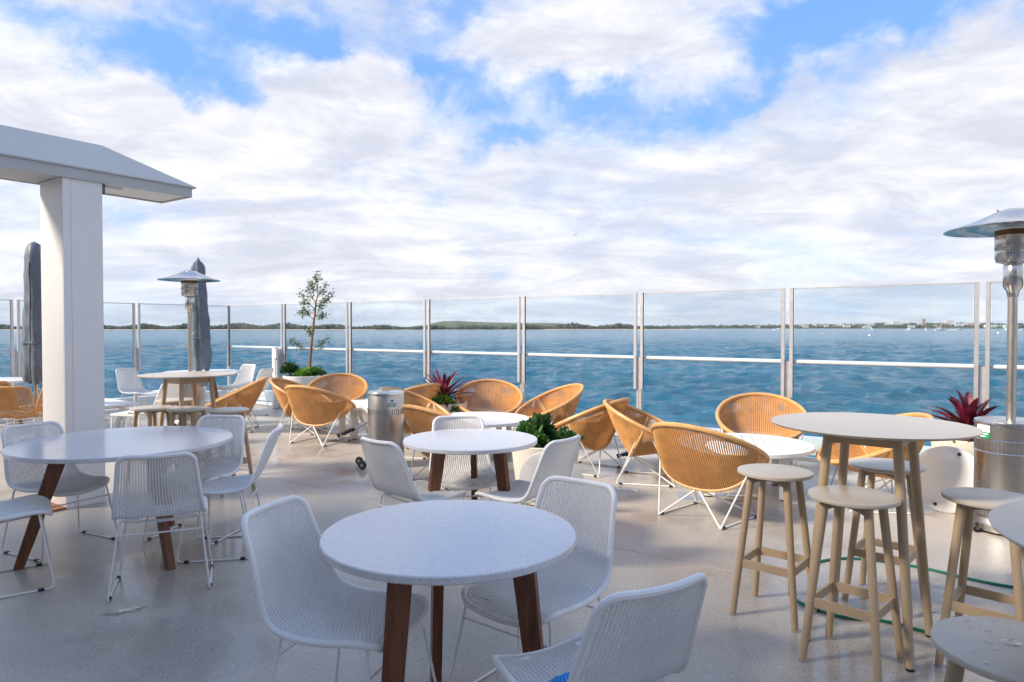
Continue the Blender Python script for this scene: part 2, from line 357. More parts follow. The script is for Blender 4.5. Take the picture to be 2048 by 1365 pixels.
# deck axes: T along the long glass fence, Q out to sea
T = Vector((0.8202, -0.5721, 0)); Q = Vector((0.5721, 0.8202, 0))
def dq(t, q, z=0.0): v = T * t + Q * q; return Vector((v.x, v.y, z))
RT = math.atan2(T.y, T.x)

# ------------------------------------------------------------------ water, shores
def make_water():
    nr, na = 900, 720; z0 = -2.5
    r = 14 * (9000 / 14) ** (np.linspace(0, 1, nr) ** 1.0)
    # denser close, coarser far
    r = np.concatenate([np.geomspace(12, 420, 780), np.geomspace(423, 12000, nr - 780)])
    a = np.radians(np.linspace(-52, 52, na))
    RR, AA = np.meshgrid(r, a, indexing='ij'); x = RR * np.sin(AA); y = RR * np.cos(AA)
    h = np.zeros_like(x); dx = np.zeros_like(x); dy = np.zeros_like(x)
    rng = np.random.RandomState(3); cell = np.maximum(RR * 0.0046, RR * math.radians(104) / na)
    for i in range(90):
        lam = 0.5 * (4.6 / 0.5) ** rng.rand(); th = math.radians(100 + rng.randn() * 27)
        kx, ky = math.cos(th) * 2 * math.pi / lam, math.sin(th) * 2 * math.pi / lam
        amp = 0.0086 * lam ** 0.9 * (0.6 + 0.8 * rng.rand())
        fade = np.clip((lam / cell - 2.2) / 2.5, 0, 1)
        ph = kx * x + ky * y + rng.rand() * 6.28
        h += amp * fade * np.sin(ph); dx += amp * fade * np.cos(ph) * math.cos(th) * 0.9; dy += amp * fade * np.cos(ph) * math.sin(th) * 0.9
    co = np.stack([x + dx, y + dy, h + z0], -1).reshape(-1, 3)
    idx = np.arange(nr * na).reshape(nr, na)
    q = np.stack([idx[:-1, :-1], idx[:-1, 1:], idx[1:, 1:], idx[1:, :-1]], -1).reshape(-1, 4)[:, ::-1]
    me = bpy.data.meshes.new('water'); me.vertices.add(len(co)); me.vertices.foreach_set('co', co.astype(np.float32).ravel())
    me.loops.add(q.size); me.loops.foreach_set('vertex_index', q.astype(np.int32).ravel())
    me.polygons.add(len(q)); me.polygons.foreach_set('loop_start', np.arange(0, q.size, 4, dtype=np.int32))
    me.polygons.foreach_set('loop_total', np.full(len(q), 4, dtype=np.int32)); me.update(calc_edges=True)
    me.polygons.foreach_set('use_smooth', np.ones(len(q), dtype=bool)); me.materials.append(MT['water'])
    o = bpy.data.objects.new('water', me); COL.objects.link(o); o['kind'] = 'structure'
make_water()
sb = MB(); sb.box((0, -3000, -6.5), (40000, 40000, 1)); sb.build('seabed', 'far_land', kind='structure')

def px(u, d, z=0.0): return Vector((u * d, d, z))      # point at distance d along a bearing whose tangent is u
def blobs(name, spots, mat, base=-2.5):
    """many small irregular tree crowns joined: a wood nobody could count"""
    ico_v = []; ico_f = []
    ph = (1 + 5 ** 0.5) / 2
    for a, b in ((1, ph), (-1, ph), (1, -ph), (-1, -ph)): ico_v += [(0, a, b)]
    for a, b in ((1, ph), (-1, ph), (1, -ph), (-1, -ph)): ico_v += [(a, b, 0)]
    for a, b in ((1, ph), (-1, ph), (1, -ph), (-1, -ph)): ico_v += [(b, 0, a)]
    import bmesh
    bm = bmesh.new(); bmesh.ops.create_icosphere(bm, subdivisions=2, radius=1)
    V0 = np.array([v.co[:] for v in bm.verts]); F0 = np.array([[v.index for v in f.verts] for f in bm.faces]); bm.free()
    vs = []; fs = []; o = 0
    for (x, y, z, rx, rz_) in spots:
        k_ = 1 + 0.28 * np.sin(V0 @ (np.random.randn(3) * 3) + np.random.rand() * 6) + 0.18 * np.sin(V0 @ (np.random.randn(3) * 7) + np.random.rand() * 6)
        v = V0 * k_[:, None] * np.array([rx, rx, rz_]) + np.array([x, y, z]); vs.append(v); fs.append(F0 + o); o += len(V0)
    vs = np.concatenate(vs); fs = np.concatenate(fs)
    me = bpy.data.meshes.new(name); me.from_pydata(vs.tolist(), [], fs.tolist()); me.materials.append(MT[mat])
    ob = bpy.data.objects.new(name, me); COL.objects.link(ob); ob['kind'] = 'stuff'; return ob
def ridge(name, pts, mat, depth, kind='structure'):
    """low land: pts = (tan bearing, distance, crest height over water)"""
    m = MB(); vs = []
    for u, d, h in pts:
        for k_, f in ((0.0, -0.6), (0.06, 0.25), (0.35, 0.75), (0.6, 1.0), (1.0, -0.5)):
            p = px(u, d + depth * k_); vs.append((p.x, p.y, -2.5 + (h * f if f > 0 else f)))
    fs = []
    for i in range(len(pts) - 1):
        for k_ in range(4):
            a = i * 5 + k_; fs.append((a, a + 5, a + 6, a + 1))
    m.add(vs, fs); return m.build(name, mat, kind=kind, smooth=True)
def lerp_tab(tab, u):
    for (a, va), (b, vb) in zip(tab, tab[1:]):
        if a <= u <= b: return va + (vb - va) * (u - a) / (b - a)
    return tab[0][1] if u < tab[0][0] else tab[-1][1]
# left shore (beach + woods)
prof = [(-1.2, 11.5), (-.76, 12), (-.55, 13), (-.42, 16), (-.33, 16.5), (-.25, 13), (-.13, 11), (0.0, 13.5), (.1, 17), (.17, 16), (.2, 9), (.25, 5.5), (.27, 3)]
dist_l = [(-1.2, 1150), (-.5, 1200), (-.2, 1300), (.05, 1400), (.28, 1500)]
us = np.linspace(-1.1, .272, 60)
ridge('beach', [(u, lerp_tab(dist_l, u), 1.6 if u < -.2 or u > 0.04 else 0.5) for u in us] + [(.276, 1502, 0.05)], 'sand', 60)
ridge('wooded_shore_terrain', [(u, lerp_tab(dist_l, u) + 22, max(1.0, lerp_tab(prof, u) * .42)) for u in us], 'far_land', 300)
sp = []
for i in range(2300):
    u = random.uniform(-1.0, .268); d = lerp_tab(dist_l, u) + 24 + 130 * random.random() ** 1.6
    h = lerp_tab(prof, u) * random.uniform(.55, .82) * (0.8 + 0.2 * math.sin(u * 90)); p = px(u, d); s_ = random.uniform(3.0, 6.5)
    if u > .2: s_ *= 0.6
    sp.append((p.x, p.y, -2.5 + h * 0.62, s_, h * 0.42))
blobs('shore_woodland', sp, 'far_trees')
# hills further back
ridge('far_hill', [(-.14, 2300, 3), (-.115, 2300, 22), (-.10, 2300, 29), (-.08, 2300, 30), (-.06, 2300, 27), (-.03, 2300, 24), (0, 2300, 22), (.03, 2300, 22), (.07, 2300, 21), (.1, 2300, 14), (.14, 2300, 3)], 'far_hill', 400)
# right shore: ground, trees, houses, tower blocks
profr = [(.17, 10), (.3, 13), (.42, 17), (.5, 22), (.58, 27), (.66, 28), (.72, 25), (.85, 26), (1.1, 24)]
usr = np.linspace(.16, 1.1, 60)
ridge('far_shore_terrain', [(u, 3300, lerp_tab(profr, u)) for u in usr], 'far_land', 500)
sp = []
for i in range(1500):
    u = random.uniform(.165, 1.05); k_ = random.random(); p = px(u, 3300 + 20 + 260 * k_); hh = lerp_tab(profr, u) * (0.15 + .75 * k_)
    sp.append((p.x, p.y, -2.5 + hh, random.uniform(8, 17), random.uniform(4, 8)))
blobs('far_shore_trees', sp, 'far_trees')
def far_building(u, d, zb, w, dep, h, mat, label, storeys=3, roof=None):
    t = thing('far_building', label, 'building', px(u, d, zb), -math.atan(u) * 0.6, 'buildings along the far shore')
    MB().box((0, 0, h / 2), (w, dep, h)).build('wall', mat, t)
    MB().box((0, 0, h + .4), (w * 1.03, dep * 1.03, .8)).build('roof', roof or mat, t)
    for s_ in range(storeys):
        z = h * (s_ + .55) / storeys
        MB().box((0, -dep / 2 - .05, z), (w * .86, .2, h / storeys * .38)).build('window', 'dark_glass', t)
fb = [(.563, 3330, 25, 52, 20, 12, 'render_white', 'long white low block high on the far shore, left of the pink tower', 3),
      (.603, 3380, 24, 17, 15, 32, 'render_pink', 'tall pinkish tower block on the far shore skyline', 8),
      (.641, 3370, 26, 48, 20, 19, 'render_white', 'large white stepped block right of the pink tower on the far shore', 5),
      (.655, 3340, 18, 44, 16, 8, 'render_white', 'wide white building below the large stepped block on the far shore', 2),
      (.49, 3320, 12, 40, 16, 8, 'render_white', 'pale low building at the left end of the far shore houses', 2),
      (.52, 3310, 5, 46, 14, 9, 'render_white', 'white boatshed at the waterline of the far shore, left of the moored sailboats', 2),
      (.700, 3320, 12, 60, 16, 9, 'render_white', 'white waterfront building just left of the pair of fence posts at right', 2),
      (.585, 3320, 10, 36, 14, 7, 'render_white', 'small white house below the long white block on the far shore', 2),
      (.624, 3320, 9, 26, 14, 7, 'render_pink', 'small terracotta house on the far shore between tower and stepped block', 2),
      (.43, 3320, 10, 30, 14, 7, 'render_white', 'lone pale house on the low wooded part of the far shore', 2),
      (.46, 3340, 14, 24, 14, 7, 'render_white', 'small pale house left of the pale low building on the far shore', 2),
      (.675, 3345, 20, 22, 14, 9, 'render_pink', 'terracotta block on the far ridge near the right pair of posts', 3),
      (.73, 3310, 8, 70, 16, 12, 'render_white', 'wide white waterfront block seen between the posts and the heater pole', 3),
      (.36, 3320, 9, 26, 12, 6, 'render_white', 'faint white house at the far left of the distant town', 2)]
for b in fb: far_building(b[0], b[1], b[2] - 2.5 - 6, b[3] * .8, b[4], b[5] * .72 + 6, b[6], b[7], b[8])
rngh = random.Random(12)
for i in range(46):
    u = .40 + .42 * rngh.random() ** .8; hh = lerp_tab(profr, u) * rngh.uniform(.35, .95)
    hm_ = far_building(u, 3320 + rngh.uniform(0, 160), hh - 2.5 - 3, rngh.uniform(12, 26), 12, rngh.uniform(7, 10), 'render_pink' if rngh.random() < .2 else 'render_white', 'one of many tiny pale houses scattered among the trees of the far shore', 2)
def boat(u, d, ln, mast, label, hd=0.3, cabin=True):
    t = thing('boat', label, 'boat', px(u, d, -2.5), hd, 'boats moored in the bay')
    ln *= 1.2; mast *= 1.15; m = MB(); sec = [(-.5, .75, .9), (-.2, 1, .95), (.15, .9, 1.05), (.4, .4, 1.2), (.5, .03, 1.3)]; vs = []
    for x, w, z in sec:
        b_ = ln * .16 * w; vs += [(x * ln, -b_, z * ln * .1), (x * ln, -b_ * .5, -.1), (x * ln, b_ * .5, -.1), (x * ln, b_, z * ln * .1)]
    fs = [(0, 1, 2, 3)]
    for i in range(4):
        a = i * 4
        for k_ in range(4): fs.append((a + k_, a + 4 + k_, a + 4 + (k_ + 1) % 4, a + (k_ + 1) % 4))
    m.add(vs, fs).build('hull', 'hull', t)
    if cabin: MB().box((-.03 * ln, 0, ln * .13), (ln * .35, ln * .16, ln * .09)).build('cabin', 'hull', t)
    if mast:
        MB().tube([(.05 * ln, 0, ln * .1), (.05 * ln, 0, mast)], ln * .012, 6).build('mast', 'hull', t)
        MB().beam((.05 * ln, 0, ln * .22), (-.38 * ln, 0, ln * .22), ln * .035, ln * .05).build('boom', 'hull', t)
boat(.3895, 1150, 13, 0, 'white motor boat just left of the double fence post, farthest left of the boats', 2.8)
boat(.5275, 1250, 10, 12, 'single white sailboat moored left of the others, by itself', 1.2)
boat(.5805, 1150, 10, 13, 'white sailboat with tall mast below the long white block', 1.9)
boat(.6055, 1150, 11, 15, 'white sailboat with tall mast just below the pink tower', 1.1)
boat(.6275, 1100, 15, 9, 'largest white cruiser with a short mast in the cluster below the stepped block', .2)
boat(.6440, 1200, 10, 0, 'small white motor boat right of the largest cruiser', 0.4)
boat(.6520, 1120, 12, 0, 'low white boat nearest the right pair of posts', 2.9)
boat(.7225, 1150, 10, 14, 'white sailboat seen between the right pair of posts and the heater pole', 1.4)
boat(.7300, 1200, 8, 0, 'small white dinghy right of the sailboat beside the heater pole', 1.0, False)
boat(.7480, 1100, 10, 0, 'white boat at the right edge of the bay beyond the heater pole', 0.3)
def buoy(u, d, r, mat, label):
    o = MB().lathe([(r * .5, -.3 * r), (r, .1 * r), (r, .9 * r), (r * .6, 1.4 * r), (r * .15, 1.7 * r), (r * .15, 2.4 * r)], 12).build('buoy', mat, smooth=True, loc=px(u, d, -2.5))
    tag(o, label, 'buoy')
buoy(.4550, 420, .55, 'buoy_y', 'pale mooring buoy right of the double fence post in the bay')
buoy(.5235, 330, .5, 'hull', 'white buoy floating nearest the fence below the lone sailboat')
buoy(.7120, 480, .7, 'hull', 'white buoy seen just right of the right pair of posts')
o = MB().lathe([(1.2, -.4), (1.3, .6), (.3, 1.0), (.25, 4.2), (.7, 4.3), (.7, 5.4), (.1, 5.6)], 12).build('channel_marker', 'marker_g', smooth=True, loc=px(.7125, 1000, -2.5))
tag(o, 'tiny green channel marker above the white buoy by the right posts', 'marker')
# gull
gb = thing('gull', 'tiny white gull flying high over the bay', 'bird', px(.0925, 90, 13.7), 0.6)
MB().tube([(-.22, 0, 0), (-.1, 0, .01), (.08, 0, .02), (.2, 0, 0)], .05, 8, rs=[.01, .05, .055, .015]).build('body', 'hull', gb, smooth=True)
for s_ in (-1, 1):
    MB().add([(-.06, 0, .02), (.08, 0, .02), (.05, s_ * .3, .12), (-.03, s_ * .3, .12), (-.02, s_ * .62, .05), (-.06, s_ * .6, .05)], [(0, 1, 2, 3), (3, 2, 4, 5)]).build('wing', 'hull', gb)

# ------------------------------------------------------------------ deck floor: cast slabs with recessed joints
fl = bpy.data.objects.new('deck_floor', None); COL.objects.link(fl); fl['kind'] = 'structure'
def slab(t0, t1, q0, q1, zt=0.0, th=0.25, bev=.004):
    m = MB(); g2 = .003; t0 += g2; t1 -= g2; q0 += g2; q1 -= g2
    vs = [dq(t, q, zt - bev) for t, q in ((t0, q0), (t1, q0), (t1, q1), (t0, q1))] + \
         [dq(t, q, zt) for t, q in ((t0 + bev, q0 + bev), (t1 - bev, q0 + bev), (t1 - bev, q1 - bev), (t0 + bev, q1 - bev))] + \
         [dq(t, q, zt - th) for t, q in ((t0, q0), (t1, q0), (t1, q1), (t0, q1))]
    fs = [(4, 5, 6, 7)] + [(i, (i + 1) % 4, 4 + (i + 1) % 4, 4 + i) for i in range(4)] + [(8 + i, 8 + (i + 1) % 4, (i + 1) % 4, i) for i in range(4)]
    return m.add(vs, fs).build('concrete_slab', 'floor', fl)
QF = 8.05                                      # the long glass fence stands here
TL = -12.50                                    # the short return fence stands here
tj = [TL - .12, -6.21, 5.2, 12]; qj = [-6, .35, 4.2, QF + .12]
for i in range(3):
    for j in range(3): slab(tj[i], tj[i + 1], qj[j], qj[j + 1])
MB().box(dq(-.3, 1.0, -.32), (24.6, 14.2, .12), RT).build('deck_base', 'alu_dark', fl)
# white edge beam beyond the fences
for a, b in ((dq(TL - .7, QF + .62, .10), dq(12, QF + .62, .10)), (dq(TL - .62, QF + .7, .10), dq(TL - .62, -6, .10))):
    o = MB().beam(a, b, .16, .2).build('edge_beam', 'white_alu'); o['kind'] = 'structure'
# orange timber boards beside the column
ctr = Vector((-3.68, 5.61, 0))                  # front corner of the column
tl = bpy.data.objects.new('timber_boardwalk', None); COL.objects.link(tl); tl['kind'] = 'structure'
for i in range(7):
    a = ctr - T * (0.03 + .078 * i) + Q * -4.5; b = ctr - T * (0.03 + .078 * i) + Q * (.0 - .002)
    a.z = b.z = .011 
    MB().beam(a, b, .068, .018).build('board', 'deck_wood', tl)

# ------------------------------------------------------------------ column and canopy beam
cq0 = ctr
def cp(a, b, z): v = cq0 + Q * a - T * b; return Vector((v.x, v.y, z))     # a along the beam, b across it
def prism(poly, z0, z1):
    n = len(poly); vs = [cp(a, b, z0) for a, b in poly] + [cp(a, b, z1) for a, b in poly]
    return MB().add(vs, [tuple(range(n)), tuple(range(2 * n - 1, n - 1, -1))] + [(i, i + n, (i + 1) % n + n, (i + 1) % n) for i in range(n)])
cn = thing('canopy', 'white clad column carrying a long grey pitched canopy beam at the left', 'canopy', (0, 0, 0))
HC = 2.735
prism([(.003, .003), (.303, .003), (.303, .425), (.003, .425)], 0.0, HC).build('column_core', 'panel', cn)
prism([(.0, -.001), (.058, -.001), (.058, .012), (.0, .012)], 0.004, HC).build('column_trim', 'panel', cn)
prism([(.062, -.001), (.306, -.001), (.306, .012), (.062, .012)], 0.004, HC).build('column_panel', 'panel', cn)
prism([(-.001, .015), (.004, .015), (.004, .427), (-.001, .427)], 0.004, HC).build('column_panel', 'panel', cn)
prism([(.305, .01), (.335, .01), (.335, .03), (.305, .03)], HC - .09, HC).build('bracket', 'alu_dark', cn)
prism([(.30, .05), (.5, .05), (.5, .06), (.30, .06)], HC - .022, HC - .001).build('bracket', 'alu', cn)
SE = 1.10; SB = -5.0; WB = .5
def cbox(a0, a1, b0, b1, z0, z1, name, mat): return prism([(a0, b0), (a1, b0), (a1, b1), (a0, b1)], z0, z1).build(name, mat, cn)
cbox(SB, SE, -.02, .0, HC, HC + .095, 'fascia', 'roof'); cbox(SB, SE, WB, WB + .02, HC, HC + .095, 'fascia', 'roof'); cbox(SE - .02, SE, .002, WB - .002, HC, HC + .095, 'fascia', 'roof')
cbox(.31, SE - .022, .004, WB - .004, HC + .012, HC + .03, 'soffit_panel', 'panel')
for i in range(9):
    b0 = .012 + i * .054; cbox(SB, .0 - .004, b0, b0 + .032, HC + .004, HC + .04, 'soffit_slat', 'panel')
cbox(SB, -.002, .004, WB - .004, HC + .075, HC + .08, 'soffit_backing', 'alu_dark')
m = MB(); z1 = HC + .10; zr = HC + .385; o_ = .035
vs = [cp(SB, -o_, z1), cp(SE + o_, -o_, z1), cp(SE + o_, WB + o_, z1), cp(SB, WB + o_, z1), cp(SB, WB / 2, zr), cp(.42, WB / 2, zr)]
vs += [v + Vector((0, 0, -.012)) for v in vs[:4]]
m.add(vs, [(0, 1, 5, 4), (1, 2, 5), (2, 3, 4, 5), (3, 0, 4), (6, 7, 1, 0), (7, 8, 2, 1), (8, 9, 3, 2), (9, 6, 0, 3), (6, 9, 8, 7)]); m.build('roof', 'roof', cn)

# ------------------------------------------------------------------ building added out of view behind the lens, sized to shade the near floor
bd = thing('shade_building', 'unseen two storey white building added behind the seating area to shade it', 'building', (0, 0, 0))
MB().box(dq(-.5, -3.7, 3.4), (21, .3, 6.8), RT).build('wall', 'panel', bd)
MB().box(dq(-.5, -3.75, 6.86), (21.3, .7, .12), RT).build('parapet_cap', 'roof', bd)
for i in range(6):
    for z, h_ in ((1.3, 2.3), (4.7, 1.5)):
        w_ = MB().box(dq(-8.6 + i * 3.2, -3.53, z), (2.2, .04, h_), RT).build('window', 'dark_glass', bd)
        MB().box(dq(-8.6 + i * 3.2, -3.52, z + h_ / 2 + .03), (2.3, .07, .06), RT).build('frame', 'alu', w_)

# ------------------------------------------------------------------ glass fence
GP = 'panels of the glass fence along the water'
def fence_panel(a, b, label, white_rail=True, upper=True):
    """a, b: floor points at the two ends"""
    a = Vector(a); b = Vector(b); d = (b - a).normalized(); ln = (b - a).length
    t = thing('glass_fence_panel', label, 'fence', a, math.atan2(d.y, d.x), GP)
    i0 = .055; i1 = ln - .055; sdn = -.03         # towards the deck is local -y for the long fence
    MB().box((ln / 2, 0, .60), (ln - .10, .010, 1.02)).build('lower_glass', 'glass', t)
    MB().box((ln / 2, sdn, 1.53), (ln - .15, .008, .80)).build('upper_glass', 'glass', t)
    MB().box((ln / 2, 0, .055), (ln - .04, .05, .05)).build('bottom_rail', 'white_alu', t)
    if white_rail: MB().tube([(.045, 0, 1.125), (ln - .045, 0, 1.125)], .023, 10).build('handrail', 'white_alu', t, smooth=True)
    else: MB().box((ln / 2, 0, 1.125), (ln - .09, .02, .02)).build('handrail', 'alu', t)
    MB().box((ln / 2, sdn, 1.932), (ln - .13, .014, .014)).build('top_rail', 'alu', t)
    for x in (.044, ln - .044):
        st = MB().box((x, sdn - .016, 1.335), (.036, .032, 1.21)).build('sliding_stile', 'alu', t)
        MB().box((x + (.019 if x < 1 else -.019), sdn - .016, 1.335), (.004, .022, 1.20)).build('gasket', 'alu_dark', st)
    return t
def fence_post(p, rz, label):
    t = thing('fence_post', label, 'post', p, rz, 'aluminium posts of the glass fence')
    for x in (-.017, .017): MB().box((x, -.012, .565), (.03, .05, 1.13)).build('post_channel', 'alu', t)
    MB().box((0, -.012, .012), (.11, .10, .02)).build('base_plate', 'alu', t)
    MB().box((0, -.012, 1.133), (.07, .055, .006)).build('cap', 'alu_dark', t)
    return t
def fk(k_): return Vector((-4.216 + 1.459 * k_, 12.70 - 1.0185 * k_, 0))
def fl_(k_): return Vector((-5.675 - 1.06 * k_, 13.72 - 1.517 * k_, 0))
names = ['at the far corner behind the tree planter', 'with the tall potted tree before it', 'above the armchair facing the camera at far left', 'behind the purple bromeliad', 'behind the middle armchair facing the camera', 'behind the two leaning armchairs',
         'above the slatted table', 'behind the bar table at right', 'behind the near heater at right', 'outside the right end']
for k_ in range(-1, 7):
    fence_panel(fk(k_), fk(k_ + 1), 'glass fence panel with white handrail ' + names[k_ + 1])
pn = ['at the fence corner right of the far heater', 'beside the white gate box', 'right of the potted tree', 'left of the purple bromeliad', 'above the middle armchair', 'above the two leaning armchairs', 'above the large armchair behind the slatted table', 'left of the near heater pole']
for k_ in range(-1, 7): fence_post(fk(k_), RT, 'silver double post ' + pn[k_ + 1])
rl = math.atan2(-1.517, -1.06)
for k_ in range(0, 5):
    fence_panel(fl_(k_ + 1), fl_(k_), 'clear glass fence panel with thin grey rail, ' + ['behind the far heater', 'just right of the column', 'left of the column behind the umbrella', 'at the left edge of the view', 'beyond the left edge'][k_], white_rail=False)
    fence_post(fl_(k_ + 1), rl + math.pi, 'silver double post ' + ['just right of the big white column', 'at the far left beside the covered umbrella', 'beyond the left frame edge', 'second beyond the left frame edge', 'third beyond the left frame edge'][k_])
gp = thing('gate_latch_post', 'white boxy gate post with latch beside the tree planter', 'gate post', fk(-.08) - Q * .12, RT)
MB().box((0, 0, .57), (.075, .085, 1.14)).build('post', 'white_alu', gp); MB().box((.075, -.0, .56), (.06, .07, 1.10)).build('side_channel', 'alu', gp)
MB().box((.07, -.05, 1.02), (.10, .05, .16)).build('latch_box', 'white_alu', gp); MB().box((.07, -.05, .52), (.07, .05, .14)).build('latch_box', 'white_alu', gp)
MB().tube([(.07, -.08, .50), (.07, -.11, .50), (.07, -.11, .38), (.07, -.08, .38)], .009, 6).build('handle', 'steel_clean', gp)

# ------------------------------------------------------------------ woven chair (white / honey)
def chair_profile():
    p = [(-.345, .815), (-.325, .765), (-.285, .66), (-.250, .56), (-.222, .495), (-.185, .458), (-.13, .440), (-.05, .432), (.05, .436), (.13, .443), (.185, .441), (.222, .428)]
    out_ = [Vector((0, a, b)) for a, b in p]
    # resample smooth (Catmull-Rom)
    res = []
    for i in range(len(out_) - 1):
        p0 = out_[max(i - 1, 0)]; p1 = out_[i]; p2 = out_[i + 1]; p3 = out_[min(i + 2, len(out_) - 1)]
        for k_ in range(12):
            t = k_ / 12; res.append(0.5 * ((2 * p1) + (-p0 + p2) * t + (2 * p0 - 5 * p1 + 4 * p2 - p3) * t * t + (-p0 + 3 * p1 - 3 * p2 + p3) * t ** 3))
    res.append(out_[-1]); return res
PR = chair_profile(); AL = [0.0]
for a, b in zip(PR, PR[1:]): AL.append(AL[-1] + (b - a).length)
LT = AL[-1]
ARR_S = np.array(AL); ARR_Y = np.array([p.y for p in PR]); ARR_Z = np.array([p.z for p in PR])
def CS(u, s):
    """seat shell surface: u across (-1..1), s metres along the profile from the back's top"""
    y = float(np.interp(s, ARR_S, ARR_Y)); z = float(np.interp(s, ARR_S, ARR_Z)); v = s / LT
    w = float(np.interp(v, [0, .2, .5, .75, 1], [.183, .199, .227, .227, .212]))
    dish = 1 - u * u
    back = max(0, 1 - v / .52)
    y -= .032 * dish * min(1, back * 1.6); z -= .004 * dish * back
    seat = max(0, (v - .42) / .58); z -= .022 * dish * min(1, seat * 1.8)
    z -= .012 * dish * max(0, (v - .85) / .15)
    return Vector((u * w, y, z))
def corner_s(x, w, r):
    e = abs(x) - (w - r)
    return 0 if e <= 0 else r - math.sqrt(max(0, r * r - e * e))
def chair_meshes(mw, mrim):
    weave = MB(); nrib = 28; us_ = [-.945 + 1.89 * i / (nrib - 1) for i in range(nrib)]
    def lim(u):
        wt = .19; wf = .215
        return corner_s(u * wt, wt, .055) + .004, LT - corner_s(u * wf, wf, .07) - .004
    def nrm(u, s):
        a = CS(u + .01, s) - CS(u - .01, s); b = CS(u, min(LT, s + .004)) - CS(u, max(0, s - .004)); return a.cross(b).normalized()
    for u in us_:
        s0, s1 = lim(u); n = 34
        weave.tube([CS(u, s0 + (s1 - s0) * i / n) for i in range(n + 1)], .0050, 5, caps=False, flat=.8)
    row = 0; s = .008; pitch = .0076
    while s < LT - .006:
        pts = []
        for i, u in enumerate([-.99] + us_ + [.99]):
            a, b = lim(u)
            if s < a or s > b: continue
            off = (.0062 if (i + row) % 2 else -.0062) if abs(u) < .97 else 0
            pts.append((u, CS(u, s) + nrm(u, s) * off))
        if len(pts) > 2:
            # ribbon 5.2 mm tall, 2.4 mm thick
            vs = []
            for u, p in pts:
                n_ = nrm(u, s); t_ = (CS(u, min(LT, s + .004)) - CS(u, max(0, s - .004))).normalized()
                vs += [p + t_ * .0023, p + n_ * .0013, p - t_ * .0023, p - n_ * .0013]
            fs = []
            for i in range(len(pts) - 1):
                for k_ in range(4): fs.append((i * 4 + k_, i * 4 + (k_ + 1) % 4, i * 4 + 4 + (k_ + 1) % 4, i * 4 + 4 + k_))
            weave.add(vs, fs)
        s += pitch; row += 1
    # rim loop
    loop = []
    wt, wf, rt, rf = .19, .215, .055, .07
    for i in range(13): u = -1 + 2 * i / 12 * 1.0; x = (wt - rt) * u; loop.append((x / wt, 0))
    for i in range(1, 8): q = i / 8 * math.pi / 2; loop.append(((wt - rt + rt * math.sin(q)) / wt, rt - rt * math.cos(q)))
    for i in range(40): loop.append((1, rt + (LT - rt - rf) * i / 39))
    for i in range(1, 8): q = i / 8 * math.pi / 2; loop.append(((wf - rf + rf * math.cos(q)) / wf, LT - rf + rf * math.sin(q)))
    for i in range(13): u = 1 - 2 * i / 12; loop.append(((wf - rf) * u / wf, LT))
    for i in range(1, 8): q = i / 8 * math.pi / 2; loop.append((-(wf - rf + rf * math.sin(q)) / wf, LT - rf + rf * math.cos(q)))
    for i in range(40): loop.append((-1, LT - rf - (LT - rt - rf) * i / 39))
    for i in range(1, 8): q = i / 8 * math.pi / 2; loop.append((-(wt - rt + rt * math.cos(q)) / wt, rt - rt * math.sin(q)))
    pts = []
    for u, s_ in loop:
        p = CS(u, s_)
        if not pts or (p - pts[-1]).length > .003: pts.append(p)
    if (pts[0] - pts[-1]).length < .004: pts.pop()
    rim = MB()
    # wrapped rim: tight ridges like wound cord
    fine = []
    m_ = len(pts)
    for i in range(m_):
        a, b = pts[i], pts[(i + 1) % m_]; k_ = max(1, int((b - a).length / .0065))
        for j in range(k_): fine.append(a.lerp(b, j / k_))
    rim.tube(fine, .0125, 8, closed=True, rs=[.0128 if i % 2 else .0116 for i in range(len(fine))])
    return weave, rim
def fillet(pts, r, n=5):
    pts = [Vector(p) for p in pts]; out_ = [pts[0]]
    for i in range(1, len(pts) - 1):
        a, b, c = pts[i - 1], pts[i], pts[i + 1]; ra = min(r, (a - b).length / 2.1, (c - b).length / 2.1)
        p = b + (a - b).normalized() * ra; q = b + (c - b).normalized() * ra
        for k_ in range(n + 1): t = k_ / n; out_.append((1 - t) ** 2 * p + 2 * t * (1 - t) * b + t * t * q)
    out_.append(pts[-1]); return out_
def make_chair(name, label, mw, mrim, group):
    t = thing(name, label, 'chair', group=group)
    wv, rim = chair_meshes(mw, mrim)
    wv.build('woven_seat', mw, t, kind='stuff'); rim.build('wound_rim', mrim, t, smooth=True)
    for s_ in (-1, 1):
        x0 = s_ * .215; xf = s_ * .255
        p = fillet([(s_ * .10, -.16, .432), (x0 - s_ * .01, -.165, .428), (xf, -.235, .006), (xf, .235, .006), (x0 - s_ * .012, .165, .425), (s_ * .09, .16, .425)], .035)
        sl = MB().tube(p, .0058, 8).build('sled_leg', 'white_rod', t, smooth=True)
        for y in (-.17, .17): MB().box((xf, y, .0075), (.019, .03, .015)).build('glide', 'black', sl)
    MB().tube([(-.222, -.185, .35), (.222, -.185, .35)], .0048, 6).build('cross_bar', 'white_rod', t, smooth=True)
    MB().tube([(-.222, .182, .33), (.222, .182, .33)], .0048, 6).build('cross_bar', 'white_rod', t, smooth=True)
    MB().tube([(-.2, -.16, .425), (-.12, -.14, .405), (0, -.13, .398), (.12, -.14, .405), (.2, -.16, .425)], .0048, 6).build('seat_bow', 'white_rod', t, smooth=True)
    return t
GC = 'white woven sled-leg chairs'
c0 = make_chair('woven_chair', 'white woven chair at the left of the nearest stone table', 'white_weave', 'white_weave', GC)
c0.location = (-.585, 2.505, 0); c0.rotation_euler = (0, 0, yaw((.955, -.295)))
